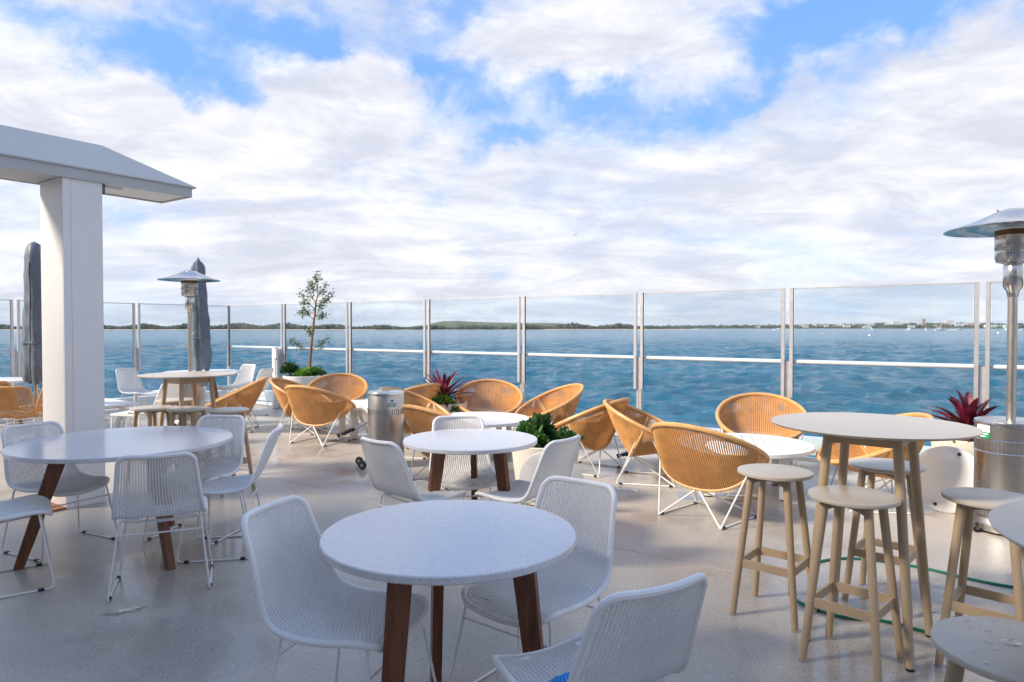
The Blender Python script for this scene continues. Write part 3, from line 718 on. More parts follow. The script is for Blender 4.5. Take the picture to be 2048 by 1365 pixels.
for x, y, f, lb in [
    (.085, 2.745, (-.62, -.785), 'white woven chair tucked behind the right side of the nearest stone table'),
    (.215, 2.11, (-.50, .865), 'white woven chair with its back to the camera and a blue cloth on its seat'),
    (-.58, 4.40, (.68, .73), 'white woven chair at the left of the middle stone table, back towards the camera'),
    (-.34, 4.90, (.22, -.975), 'white woven chair behind the middle stone table, facing the camera'),
    (.05, 4.41, (-.80, .60), 'white woven chair at the right of the middle stone table before the green shrub planter'),
    (-3.09, 4.66, (.89, -.45), 'white woven chair behind the left end of the large stone table, next to the column'),
    (-2.05, 3.99, (-.38, .92), 'white woven chair with its back to the camera before the large stone table'),
    (-2.29, 4.93, (-.15, -.99), 'white woven chair behind the right end of the large stone table, facing the camera'),
    (-1.96, 4.61, (-.98, -.20), 'white woven chair seen side-on at the right end of the large stone table'),
    (-2.97, 3.97, (.81, .585), 'white woven chair cut by the left picture edge, only its seat front showing'),
    (-6.15, 11.3, (.93, -.35), 'far white chair at the left of the far stone table, seen against the water'),
    (-4.62, 8.75, (-.85, .25), 'white chair behind the far bar stools beside the white bench'),
    (-4.42, 11.45, (-.95, .2), 'far white chair at the right of the far stone table behind an armchair'),
    (-5.05, 12.35, (-.5, -.86), 'white chair hidden behind the covered umbrella, only its top edge showing')]:
    dup(c0, (x, y, 0), yaw(f), lb, GC)
GR = 'honey rattan dining chairs'
r0 = make_chair('rattan_dining_chair', 'honey rattan dining chair with its back to the camera at the left edge', 'rattan', 'rattan_rim', GR)
r0.location = (-5.93, 8.25, 0); r0.rotation_euler = (0, 0, yaw((-.30, .95)))
dup(r0, (-6.08, 8.80, 0), yaw((-.93, .36)), 'honey rattan dining chair half hidden behind the column', GR)
dup(r0, (-6.72, 9.0, 0), yaw((-.3, .95)), 'honey rattan dining chair farthest left, only its top corner showing', GR)

# ------------------------------------------------------------------ lounge armchair
def lounge():
    t = thing('rattan_armchair', 'x', 'armchair', group='round honey rattan armchairs')
    def rimp(th): return Vector((.445 * math.sin(th), -.42 * math.cos(th), .57 + .195 * math.cos(th)))   # th=0 back, pi front
    def U(t_):
        a = t_ * math.pi / 2; c = max(0, math.cos(a)); return Vector((.43 * math.copysign(abs(math.sin(a)) ** .92, t_), -.16 * c ** .8, .565 - .325 * c ** .75))
    def back(t_, v):
        p = U(t_).lerp(rimp(t_ * math.pi / 2), v); b = math.sin(math.pi * v) * (1 - abs(t_)) ** .7 * .02
        return p + Vector((0, -b, -b * .3))
    def front(t_, v):
        p = U(t_).lerp(rimp(math.pi - t_ * math.pi / 2), v); b = math.sin(math.pi * v) * (1 - abs(t_)) ** .7 * .022
        return p - Vector((0, 0, b))
    def panel(f, n, rows, opening, wr):
        m = MB(); mw = MB(); ts = [-.985 + 1.97 * i / (n - 1) for i in range(n)]
        def nrm(a, v):
            p = f(min(.999, a + .004), v) - f(max(-.999, a - .004), v); q = f(a, min(1, v + .01)) - f(a, max(0, v - .01)); return p.cross(q).normalized()
        for a in ts: m.tube([f(a, i / 7) for i in range(8)], .0062, 5, caps=False)
        for r_ in range(rows):
            v = .015 + .97 * r_ / (rows - 1); seg = []
            def flush(seg):
                if len(seg) > 2:
                    vs = []
                    for a, p, n_, q_ in seg: vs += [p + q_ * wr, p + n_ * .0018, p - q_ * wr, p - n_ * .0018]
                    mw.add(vs, [(i * 4 + k_, i * 4 + (k_ + 1) % 4, i * 4 + 4 + (k_ + 1) % 4, i * 4 + 4 + k_) for i in range(len(seg) - 1) for k_ in range(4)])
            for i, a in enumerate(ts):
                if opening(a, v): flush(seg); seg = []; continue
                n_ = nrm(a, v); q_ = (f(a, min(1, v + .01)) - f(a, max(0, v - .01))).normalized()
                # rows crowd together at the sides: thin the strip there
                seg.append((a, f(a, v) + n_ * (.0030 if (i + r_) % 2 else -.0030), n_, q_))
            flush(seg)
        return m, mw
    op_b = lambda a, v: (((abs(a) - .58) / .30) ** 2 + ((v - .76) / .13) ** 2 < 1) or (abs(a) > .95 and v > .1)
    op_f = lambda a, v: (.12 < v and abs(a) > .80) or (((abs(a) - .66) / .14) ** 2 + ((v - .7) / .16) ** 2 < 1)
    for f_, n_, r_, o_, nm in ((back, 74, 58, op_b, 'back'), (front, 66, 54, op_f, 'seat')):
        a_, b_ = panel(f_, n_, r_, o_, .0033); a_.build(nm + '_strands', 'rattan', t, kind='stuff'); b_.build(nm + '_cross_weave', 'rattan_gap_shade', t, kind='stuff')
    n = 150
    MB().tube([rimp(2 * math.pi * i / n) for i in range(n)], .02, 8, closed=True, rs=[.0205 if i % 2 else .0192 for i in range(n)]).build('rim', 'rattan_rim', t, smooth=True)
    MB().tube([U(-1 + 2 * i / 50) for i in range(51)], .0135, 8).build('base_hoop', 'rattan_rim', t, smooth=True)
    bot = U(0) + Vector((0, 0, -.012)); fr = .275
    for s_ in (-1, 1):
        side = rimp(math.pi / 2 * s_ ) + Vector((-.01 * s_, 0, -.015))
        rf_ = Vector((s_ * fr, -.275, .008)); ff = Vector((s_ * fr, .275, .008))
        rn = MB().tube([rf_, ff], .0068, 8).build('runner', 'white_rod', t, smooth=True)
        for y in (-.235, .235): MB().box((s_ * fr, y, .008), (.022, .032, .016)).build('glide', 'black', rn)
        MB().tube([rf_ + Vector((0, 0, .0)), side + Vector((0, -.03, 0))], .0066, 8).build('strut', 'white_rod', t, smooth=True)
        MB().tube([rf_, bot + Vector((s_ * .02, 0, 0))], .0066, 8).build('strut', 'white_rod', t, smooth=True)
        MB().tube([ff, side + Vector((0, .03, 0))], .0066, 8).build('strut', 'white_rod', t, smooth=True)
        MB().tube([ff, bot + Vector((s_ * .03, .02, 0))], .0066, 8).build('strut', 'white_rod', t, smooth=True)
    return t
l0 = lounge()
LS = [(1.565, 5.42, (.74, .67), 'round rattan armchair with its back to the camera, nearest, left of the white slatted table'),
      (1.34, 6.72, (.96, -.26), 'round rattan armchair facing right above the fallen parasol stand, its rim under another'),
      (.80, 7.20, (-.83, .56), 'round rattan armchair turned away to the left, dark shaded back, right of the green shrub'),
      (.47, 8.62, (-.95, -.32), 'round rattan armchair facing left, behind the green shrub planter'),
      (-.31, 9.15, (.05, -1), 'round rattan armchair facing the camera, right of the purple bromeliad'),
      (-.62, 6.62, (.74, .67), 'round rattan armchair facing away, just right of the steel heater housing'),
      (-1.14, 8.1, (.95, -.30), 'round rattan armchair facing right, mostly hidden behind the steel heater housing'),
      (-1.36, 9.1, (-.75, .66), 'round rattan armchair seen from behind between the heater housing and the purple bromeliad'),
      (-2.67, 10.4, (.1, -1), 'round rattan armchair facing the camera in front of the potted tree'),
      (-2.51, 8.94, (.44, .90), 'round rattan armchair with its back to the camera, left of the square white table'),
      (-3.02, 9.8, (1, -.02), 'round rattan armchair facing right, partly hidden, left of the potted tree'),
      (-4.02, 9.95, (-.96, -.25), 'round rattan armchair facing left, farthest left beside the far bar stools'),
      (2.62, 7.15, (-.28, -.96), 'large round rattan armchair facing the camera behind the slatted table'),
      (3.05, 5.75, (-.86, .10), 'round rattan armchair facing left behind the bar stools at right')]
for i, (x, y, f, lb) in enumerate(LS):
    if i == 0: l0.location = (x, y, 0); l0.rotation_euler = (0, 0, yaw(f)); l0['label'] = lb
    else: dup(l0, (x, y, 0), yaw(f), lb)

# ------------------------------------------------------------------ stone-topped tables with timber legs
def disc(r, z0, z1, n=72, bev=.004):
    return MB().lathe([(r - bev, z0), (r, z0 + bev), (r, z1 - bev), (r - bev, z1)], n)
def stone_table(x, y, r, angs, label='', top='stone_top', th=.028, spread=(.20, .34), zt=.745, pw=.085, wood_='timber'):
    t = thing('dining_table', label, 'table', (x, y, 0), 0, 'round stone-topped dining tables')
    disc(r, zt - th, zt, 96).build('table_top', top, t, smooth=True)
    for a in angs:
        c, s_ = math.cos(R(a)), math.sin(R(a)); m = MB(); a0, a1 = spread
        def q(rad, side, z): return (rad * c - side * s_, rad * s_ + side * c, z)
        w = .021
        vs = [q(a1 - .055, -w, 0.0), q(a1, -w, 0.0), q(a1, w, 0.0), q(a1 - .055, w, 0.0), q(a0 - pw / 2, -w, zt - th - .001), q(a0 + pw / 2, -w, zt - th - .001), q(a0 + pw / 2, w, zt - th - .001), q(a0 - pw / 2, w, zt - th - .001)]
        m.add(vs, [(0, 3, 2, 1), (4, 5, 6, 7), (0, 1, 5, 4), (1, 2, 6, 5), (2, 3, 7, 6), (3, 0, 4, 7)]).build('leg', wood_, t)
    MB().lathe([(.17, zt - th - .012), (.17, zt - th - .001)], 24).build('mounting_plate', 'alu_dark', t)
    return t
stone_table(-.231, 2.522, .468, (105, -121, -15), spread=(.275, .385), label='nearest round table with speckled pale stone top and three dark timber legs')
stone_table(-.282, 4.644, .456, (88, -150, -32), 'middle round stone table with three timber legs, in front of the leafy shrub', spread=(.23, .36))
stone_table(-2.598, 4.575, .668, (90, -143, -37), 'large round stone table with splayed timber legs at the left beside the column', spread=(.36, .62), pw=.10)
stone_table(-5.35, 11.8, .62, (80, -160, -40), 'far round table with orange timber legs behind the far bar table', top='white_alu', spread=(.25, .5))
stone_table(-7.62, 9.85, .60, (60, -60, 180), 'round white table at the left edge with rattan dining chairs', top='white_alu', spread=(.25, .5))

# ------------------------------------------------------------------ bar tables and stools
def quad_legs(t, tops, feets, zt, r0, r1, mat='beige', glide='steel_clean'):
    for (ax, ay), (bx, by) in zip(tops, feets):
        lg = MB().tube([(bx, by, .012), (ax, ay, zt)], r0, 14, rs=[r1, r0]).build('leg', mat, t, smooth=True)
        MB().lathe([(r1 * .95, 0), (r1 * .95, .0125)], 14, c=(bx, by, 0)).build('glide', glide, lg)
def make_stool():
    t = thing('bar_stool', 'x', 'stool', group='beige bar stools')
    H_ = .755
    MB().lathe([(.176, H_ - .022), (.186, H_ - .017), (.188, H_ - .008), (.186, H_ - .002), (.180, H_)], 56).build('seat', 'beige_top', t, smooth=True)
    d0, d1 = .128, .222; tops = []; feet = []
    for a in (0, 90, 180, 270):
        tops.append((d0 * math.cos(R(a)), d0 * math.sin(R(a)))); feet.append((d1 * math.cos(R(a)), d1 * math.sin(R(a))))
    quad_legs(t, tops, feet, H_ - .024, .0195, .0165)
    for i in range(4):
        a, b = tops[i], tops[(i + 1) % 4]
        # apron with shallow arch
        A = Vector((a[0], a[1], 0)) * 1.0; B = Vector((b[0], b[1], 0)); m = MB(); n = 8; vs = []; nn = (B - A).cross(Vector((0, 0, 1))).normalized() * .007
        for k_ in range(n + 1):
            p = A.lerp(B, k_ / n); lo = H_ - .07 + .028 * math.sin(math.pi * k_ / n)
            for sg in (-1, 1): vs += [(p.x + nn.x * sg, p.y + nn.y * sg, lo), (p.x + nn.x * sg, p.y + nn.y * sg, H_ - .023)]
        fs = []
        for k_ in range(n):
            o1 = k_ * 4; o2 = o1 + 4; fs += [(o1, o2, o2 + 1, o1 + 1), (o1 + 2, o1 + 3, o2 + 3, o2 + 2), (o1, o1 + 2, o2 + 2, o2)]
        m.add(vs, fs).build('apron', 'beige', t)
        z = .275; f_ = 1 - z / .73; ra = d0 + (d1 - d0) * f_
        pa = Vector((ra * math.cos(R(90 * i)), ra * math.sin(R(90 * i)), z)); pb = Vector((ra * math.cos(R(90 * i + 90)), ra * math.sin(R(90 * i + 90)), z))
        MB().beam(pa, pb, .012, .042).build('footrest', 'beige', t)
    return t
s0 = make_stool()
SS = [(1.527, 3.040, 0, 'beige bar stool in front of the right bar table, nearest to it'),
      (1.375, 3.558, 5, 'beige bar stool at the left of the right bar table'),
      (2.05, 3.728, 2, 'beige bar stool behind the right bar table'),
      (2.115, 3.0, 0, 'beige bar stool right of the bar table, before the near heater'),
      (1.19, 1.57, 45, 'nearest beige bar stool with water drops on its seat, bottom right corner'),
      (-3.387, 6.408, 20, 'far beige bar stool, left of the three in front of the far bar table'),
      (-3.015, 6.347, 40, 'far beige bar stool, middle of the three in front of the far bar table'),
      (-2.606, 6.24, 10, 'far beige bar stool, right of the three in front of the far bar table'),
      (-3.50, 7.10, 45, 'far beige bar stool standing behind the far bar table')]
for i, (x, y, a, lb) in enumerate(SS):
    if i == 0: s0.location = (x, y, 0); s0.rotation_euler = (0, 0, R(a)); s0['label'] = lb
    else: dup(s0, (x, y, 0), R(a), lb)
def bar_table(x, y, r, a0, label):
    t = thing('bar_table', label, 'table', (x, y, 0), R(a0), 'beige round bar tables'); zt = 1.04
    MB().lathe([(r - .012, zt - .013), (r - .002, zt - .006), (r, zt - .002), (r - .002, zt)], 96).build('table_top', 'beige_top', t, smooth=True)
    tops = [(.205 * math.cos(R(a)), .205 * math.sin(R(a))) for a in (0, 90, 180, 270)]; feet = [(.31 * math.cos(R(a)), .31 * math.sin(R(a))) for a in (0, 90, 180, 270)]
    quad_legs(t, tops, feet, zt - .014, .0225, .0185, glide='black')
    for i in range(4):
        a, b = tops[i], tops[(i + 1) % 4]; MB().beam((a[0], a[1], zt - .05), (b[0], b[1], zt - .05), .014, .07).build('apron', 'beige', t)
bar_table(1.72, 3.268, .447, 4, 'beige round bar table with four stools at the right')
bar_table(1.53, 1.40, .45, 20, 'beige bar table cut off by the right picture edge')
bar_table(-3.22, 6.78, .448, 10, 'far beige round bar table beside the column')

# ------------------------------------------------------------------ low white tables
def low_table(x, y, r, rz, label, slats=True, cut=False):
    t = thing('low_table', label, 'table', (x, y, 0), rz, 'low white lounge tables'); zt = .44
    MB().lathe([(r - .03, zt - .035), (r, zt - .033), (r, zt - .003), (r - .003, zt), (r - .05, zt), (r - .05, zt - .035)], 72, cap0=False, cap1=False).build('edge_ring', 'white_alu', t, smooth=True)
    n = int((2 * (r - .05)) / .088)
    for i in range(n):
        x0 = -(r - .052) + (2 * (r - .052)) * i / n + .0045; x1 = -(r - .052) + (2 * (r - .052)) * (i + 1) / n - .0045
        rr = r - .052
        y0 = math.sqrt(max(0, rr * rr - x0 * x0)); y1 = math.sqrt(max(0, rr * rr - x1 * x1))
        vs = [(x0, -y0, zt - .012), (x1, -y1, zt - .012), (x1, y1, zt - .012), (x0, y0, zt - .012), (x0, -y0, zt - .001), (x1, -y1, zt - .001), (x1, y1, zt - .001), (x0, y0, zt - .001)]
        MB().add(vs, [(0, 3, 2, 1), (4, 5, 6, 7), (0, 1, 5, 4), (1, 2, 6, 5), (2, 3, 7, 6), (3, 0, 4, 7)]).build('slat', 'white_alu', t)
    for sx_, sy_ in ((1, 1), (1, -1), (-1, 1), (-1, -1)):
        lg = MB().box((sx_ * r * .52, sy_ * r * .52, (zt - .02) / 2 + .006), (.085, .055, zt - .03)).build('leg', 'white_alu', t)
        MB().box((sx_ * r * .52, sy_ * r * .52, .004), (.075, .045, .008)).build('foot', 'black', lg)
    for s_ in (-1, 1): MB().box((0, s_ * r * .52, zt - .05), (r * 1.0, .03, .03)).build('rail', 'white_alu', t)
low_table(2.143, 6.276, .60, R(-15), 'white slatted round low table at right between the armchairs')
low_table(-.40, 8.018, .60, R(80), 'white round low table behind the middle stone table')
low_table(-2.02, 9.55, .55, R(30), 'white low table half hidden behind the steel heater housing')

# ------------------------------------------------------------------ white bench table beyond the column
bn = Vector((-5.27, 9.55, 0)); bdv = Vector((-.80, .60, 0)).normalized()
be = thing('white_bench', 'long white bench with crossed end legs beyond the column', 'bench', bn, math.atan2(bdv.y, bdv.x))
for i in range(4):
    MB().box((.9, .065 + .138 * i, .44), (1.9, .128, .03)).build('plank', 'white_alu', be)
for x in (.22, 1.6):
    MB().beam((x - .16, .07, .0), (x + .10, .07, .42), .05, .05, (0, 1, 0)).build('leg', 'white_alu', be); MB().beam((x + .16, .12, .0), (x - .10, .12, .42), .05, .05, (0, 1, 0)).build('leg', 'white_alu', be)
    MB().beam((x - .16, .48, .0), (x + .10, .48, .42), .05, .05, (0, 1, 0)).build('leg', 'white_alu', be); MB().box((x, .28, .40), (.06, .5, .04)).build('cross_rail', 'white_alu', be)
MB().box((.9, .28, .20), (1.3, .05, .06)).build('stretcher', 'white_alu', be)
st = thing('low_white_stool', 'small white wire stool in front of the white bench', 'stool', (-4.85, 8.75, 0), R(-10))
MB().box((0, 0, .40), (.42, .34, .025)).build('seat', 'white_alu', st)
for sx_ in (-1, 1):
    for sy_ in (-1, 1): MB().tube([(sx_ * .19, sy_ * .15, .39), (sx_ * .215, sy_ * .17, .0)], .012, 8).build('leg', 'white_rod', st)

# ------------------------------------------------------------------ patio heaters
def slots(parent, r, z, h, n, w=.006, name='vent_slots'):
    m = MB()
    for i in range(n):
        a = 2 * math.pi * i / n; m.box(((r + .0006) * math.cos(a), (r + .0006) * math.sin(a), z), (.003, w, h), a)
    return m.build(name, 'alu_dark', parent, kind='stuff')
def curved(parent, r, a0, a1, z0, z1, mat, name):
    m = MB(); n = 8; vs = []
    for i in range(n + 1):
        a = R(a0 + (a1 - a0) * i / n)
        for z in (z0, z1): vs.append((r * math.cos(a), r * math.sin(a), z))
    return m.add(vs, [(i * 2, i * 2 + 2, i * 2 + 3, i * 2 + 1) for i in range(n)]).build(name, mat, parent)
def sticker(t, r, a, z, h=.10, span=22):
    s_ = curved(t, r + .0016, a - span / 2, a + span / 2, z, z + h, 'sticker_white', 'sticker')
    curved(s_, r + .0026, a - span / 2, a + span / 2, z, z + h * .42, 'sticker_green', 'green_band')
    for k_, (w0, w1) in enumerate(((.1, .75), (.1, .9))): curved(s_, r + .0036, a - span / 2 + span * w0, a - span / 2 + span * w1, z + h * (.08 + .17 * k_), z + h * (.16 + .17 * k_), 'sticker_white', 'green_band_lettering')
    for k_ in range(3): curved(s_, r + .0026, a - span / 2 + span * .12, a - span / 2 + span * (.85 - .2 * (k_ % 2)), z + h * (.55 + .12 * k_), z + h * (.59 + .12 * k_), 'sticker_grey', 'small_lettering')
    return s_
def wheel(parent, p, r, w, ang, tyre='black'):
    """axle lies along angle ang"""
    m = MB(); ax = Vector((math.cos(ang), math.sin(ang), 0)); b = Vector((-math.sin(ang), math.cos(ang), 0)); n = 20; vs = []
    prof_ = [(r * .45, -w / 2), (r * .9, -w / 2), (r, -w / 4), (r, w / 4), (r * .9, w / 2), (r * .45, w / 2)]
    for rr, o in prof_:
        for k_ in range(n):
            q = 2 * math.pi * k_ / n; vs.append(Vector(p) + ax * o + b * (rr * math.cos(q)) + Vector((0, 0, rr * math.sin(q))))
    fs = [(i * n + k_, i * n + (k_ + 1) % n, ((i + 1) % 6) * n + (k_ + 1) % n, ((i + 1) % 6) * n + k_) for i in range(6) for k_ in range(n)]
    w_ = m.add(vs, fs).build('wheel', tyre, parent, smooth=True)
    MB().tube([Vector(p) - ax * w * .45, Vector(p) + ax * w * .45], r * .46, 14).build('hub', 'steel_clean', w_, smooth=True)
    return w_
def heater(loc, rz, label, zh=2.23, wheels=(200, 250)):
    t = thing('patio_heater', label, 'heater', loc, rz, 'stainless patio heaters'); r = .225
    MB().lathe([(.27, .02), (.275, .05), (.262, .085), (.25, .11), (.232, .115)], 48).build('base_ring', 'steel', t, smooth=True)
    b_ = MB().lathe([(r, .11), (r, .79)], 64, cap0=False, cap1=False).build('tank_housing', 'steel', t, smooth=True)
    MB().lathe([(r + .004, .785), (r + .006, .80), (r + .002, .815), (r - .02, .822), (.05, .828), (.0, .828)], 64, cap0=False, cap1=False).build('housing_lid', 'steel_clean', t, smooth=True)
    for z in (.585, .675): MB().lathe([(r + .001, z), (r + .005, z + .004), (r + .001, z + .008)], 48, cap0=False, cap1=False).build('band_trim', 'steel_clean', b_, smooth=True)
    slots(b_, r, .634, .065, 60); slots(b_, r, .15, .06, 60)
    MB().tube([(0, 0, .82), (0, 0, zh - .42)], .031, 20).build('pole', 'pole_steel', t, smooth=True)
    MB().lathe([(.034, zh - .50), (.04, zh - .46), (.055, zh - .44), (.058, zh - .43)], 28).build('collar', 'steel_clean', t, smooth=True)
    MB().lathe([(.058, zh - .43), (.062, zh - .425), (.062, zh - .27), (.055, zh - .26)], 28).build('control_housing', 'steel_clean', t, smooth=True)
    MB().lathe([(.055, zh - .26), (.105, zh - .245), (.115, zh - .22), (.117, zh - .165), (.112, zh - .16)], 32).build('burner_cup', 'steel_clean', t, smooth=True)
    slots(t, .10, zh - .236, .018, 18, .014, 'burner_vents')
    MB().lathe([(.112, zh - .16), (.116, zh - .155), (.116, zh - .035), (.112, zh - .03)], 40).build('emitter_screen', 'steel', t, smooth=True)
    MB().lathe([(.117, zh - .05), (.119, zh - .045), (.119, zh - .012), (.10, zh - .008)], 40).build('scorched_collar', 'soot', t, smooth=True)
    MB().lathe([(.0, zh + .135), (.07, zh + .13), (.13, zh + .105), (.17, zh + .085), (.30, zh + .032), (.42, zh - .010), (.440, zh - .008), (.441, zh + .000), (.425, zh + .004), (.30, zh + .045), (.17, zh + .098), (.13, zh + .118), (.07, zh + .142), (.0, zh + .147)], 64, cap0=False, cap1=False).build('reflector_hood', 'steel_clean', t, smooth=True)
    for k_ in range(3):
        a = R(40 + 120 * k_); MB().lathe([(.006, zh + .11), (.006, zh + .145)], 8, c=(.1 * math.cos(a), .1 * math.sin(a), 0)).build('bolt', 'steel', t)
    for a in wheels:
        a = R(a); p = (.295 * math.cos(a), .295 * math.sin(a), .036); wheel(t, p, .036, .022, a + math.pi / 2, 'black'); MB().box((.275 * math.cos(a), .275 * math.sin(a), .05), (.06, .05, .03), a).build('caster_bracket', 'steel', t)
    return t
h1 = heater((3.70, 5.05, 0), 0, 'tall stainless patio heater with a wide hood at the right edge, label on its housing', wheels=(193, 262))
sticker(h1, .2265, 186, .69, .105, 30)
h2 = heater((-4.93, 10.45, 0), 0, 'far stainless patio heater in front of a covered umbrella')
# the housing on its own
hh = thing('heater_housing', 'stained steel heater housing without its pole, black wheels at its foot', 'heater', (-1.37, 7.42, 0), 0)
MB().lathe([(.19, .035), (.195, .05), (.195, .79), (.19, .80)], 56, cap0=True, cap1=True).build('housing', 'steel', hh, smooth=True)
MB().lathe([(.198, .775), (.20, .795), (.195, .805), (.17, .812), (.0, .818)], 56, cap0=False, cap1=False).build('lid', 'steel_clean', hh, smooth=True)
MB().lathe([(.03, .815), (.03, .822), (.018, .826)], 20).build('pole_socket', 'steel', hh, smooth=True)
MB().beam((-.055, .0, .826), (.045, .03, .826), .03, .01).build('lid_clip', 'steel_clean', hh)
slots(hh, .195, .60, .06, 48, .006)
sticker(hh, .1955, -62, .66, .085, 24)
curved(hh, .1992, -64, -58, .715, .735, 'sticker_blue', 'blue_drop')
MB().lathe([(.21, .02), (.215, .03), (.20, .045)], 40).build('base_ring', 'steel', hh, smooth=True)
for p, q in (((-.30, .02, .045), (-.12, .0, .03)), ((-.215, -.22, .045), (-.08, -.10, .03))):
    MB().beam(p, q, .03, .018).build('wheel_bracket', 'steel', hh); wheel(hh, p, .045, .028, R(75), 'black')

# ------------------------------------------------------------------ covered umbrellas
def umbrella_cover(loc, z0, z1, rad, label, peak, seed, marks, rz=0.0):
    t = thing('covered_umbrella', label, 'umbrella', loc, rz, 'closed umbrellas in grey covers')
    rng = random.Random(seed); n = 40; rows = 46; vs = []; ph = [rng.uniform(0, 6.28) for _ in range(6)]
    for i in range(rows + 1):
        v = i / rows; z = z0 + (z1 - z0) * v
        rr = rad * float(np.interp(v, [0, .03, .15, .5, .8, .88, .91, .95, 1] if peak else [0, .03, .12, .5, .82, .90, .95, .985, 1],
                                      [.92, 1.0, 1.12, 1.0, .82, .78, .74, .42, .03] if peak else [.86, 1.0, 1.15, .95, .80, .78, .62, .40, .04]))
        if peak and .86 < v < .91: rr *= 1.06
        for k_ in range(n):
            a = 2 * math.pi * k_ / n
            f_ = 1 + .09 * math.cos(2 * a + ph[0]) + .05 * math.sin(3 * a + ph[1] + v * 2.0) + .075 * math.sin(7 * a + ph[2] + v * 3) * (1 - v * .5) + .035 * math.sin(21 * v + 4 * a + ph[3]) + .025 * math.sin(47 * v + 3 * a) + .07 * mnoise.noise(Vector((math.cos(a) * 1.6, math.sin(a) * 1.6, v * 9 + seed))) + 0.03 * mnoise.noise(Vector((math.cos(a) * 4, math.sin(a) * 4, v * 24)))
            x = rr * f_ * math.cos(a); y = rr * f_ * math.sin(a)
            dz = .025 * math.sin(5 * a + ph[4]) * (v < .05) + (.03 * math.sin(2 * a) if peak and .85 < v < .95 else 0)
            vs.append((x + .02 * math.sin(v * 3 + ph[5]), y, z + dz))
    fs = [(i * n + k_, i * n + (k_ + 1) % n, (i + 1) * n + (k_ + 1) % n, (i + 1) * n + k_) for i in range(rows) for k_ in range(n)]
    fs.append(tuple(rows * n + k_ for k_ in range(n)))
    cv = MB().add(vs, fs).build('fabric_cover', 'cover', t, smooth=True)
    MB().tube([Vector(vs[i * n + 31]) * 1.0 + Vector((0, -.004, 0)) for i in range(0, int(rows * .88), 1)], .004, 5).build('zip', 'black', cv)
    i1 = int(rows * .30); MB().tube([Vector((vs[i1 * n + k_][0] * 1.03, vs[i1 * n + k_][1] * 1.03, vs[i1 * n + k_][2])) for k_ in range(n)], .007, 5, closed=True, flat=2.0).build('tie_strap', 'cover', cv)
    MB().tube([(0, 0, 0.02), (0, 0, z0 + .1)], .028, 14).build('pole', 'steel', t, smooth=True)
    MB().lathe([(.26, 0), (.26, .04), (.05, .05), (.045, .3)], 36).build('base', 'white_alu', t, smooth=True)
    for (a, zz, w, h_, sl) in marks:
        m = MB(); ra = rad * 1.16; n2 = 5; v2 = []
        for k_ in range(n2 + 1):
            q = R(a) + w / ra * k_ / n2
            v2 += [(ra * math.cos(q), ra * math.sin(q), zz + sl * k_ / n2), (ra * math.cos(q), ra * math.sin(q), zz + h_ + sl * k_ / n2)]
        m.add(v2, [(i * 2, i * 2 + 2, i * 2 + 3, i * 2 + 1) for i in range(n2)]).build('printed_mark', 'sticker_white', cv)
    return t
umbrella_cover((-6.42, 9.2, 0), .76, 2.66, .165, 'closed umbrella in a grey cover with a rounded top, beside the column at left', False, 3,
               [(-66, 1.44, .05, .012, 0), (-60, 1.39, .014, .05, 0), (-72, 1.31, .09, .012, .05), (-64, 1.33, .02, .03, .0)])
umbrella_cover((-5.40, 11.8, 0), .77, 2.72, .15, 'closed umbrella in a grey cover with a pointed top, behind the far heater', True, 8,
               [(-118, 1.46, .012, .05, 0), (-122, 1.36, .06, .012, .04)])

# ------------------------------------------------------------------ planters and plants
def planter(x, y, r0, r1, h, mat, label):
    t = thing('planter', label, 'planter', (x, y, 0), 0, 'round planters on the deck')
    MB().lathe([(r0 - .02, 0), (r0, .01), (r1, h - .004), (r1 - .004, h), (r1 - .03, h), (r1 - .036, h - .06)], 64, cap1=False).build('pot', mat, t, smooth=True)
    MB().lathe([(.0, h - .03), (r1 - .04, h - .05)], 40, cap0=False, cap1=False).build('soil', 'soil', t)
    return t
def leaves(n, center, rad, size, seed, flat=.6, dense=1.6):
    """rosettes of small pointed leaves spread through a mounded volume"""
    rng = random.Random(seed); m = MB()
    for i in range(n):
        a = rng.uniform(0, 6.283); e = math.asin(rng.uniform(-.15, 1)); q = rng.random() ** (1 / dense)
        k_ = .82 + .18 * math.sin(3 * a + seed) + .12 * math.sin(7 * a + e * 5 + seed)
        p = Vector((rad * k_ * q * math.cos(a) * math.cos(e), rad * k_ * q * math.sin(a) * math.cos(e), rad * flat * k_ * q * math.sin(e))) + Vector(center)
        d = Vector((math.cos(a) * math.cos(e) + rng.uniform(-.7, .7), math.sin(a) * math.cos(e) + rng.uniform(-.7, .7), math.sin(e) + rng.uniform(-.3, .9))).normalized()
        s_ = d.cross(Vector((rng.uniform(-1, 1), rng.uniform(-1, 1), rng.uniform(-1, 1)))).normalized(); nn = s_.cross(d).normalized()
        L_ = size * rng.uniform(.7, 1.35); w = L_ * .3
        m.add([p, p + d * L_ * .35 + s_ * w + nn * L_ * .06, p + d * L_ * .5 - nn * L_ * .05, p + d * L_ * .35 - s_ * w + nn * L_ * .06, p + d * L_, p + d * L_ * .72 + s_ * w * .8, p + d * L_ * .72 - s_ * w * .8],
              [(0, 1, 2), (0, 2, 3), (1, 5, 2), (3, 2, 6), (2, 5, 4), (2, 4, 6)])
    return m
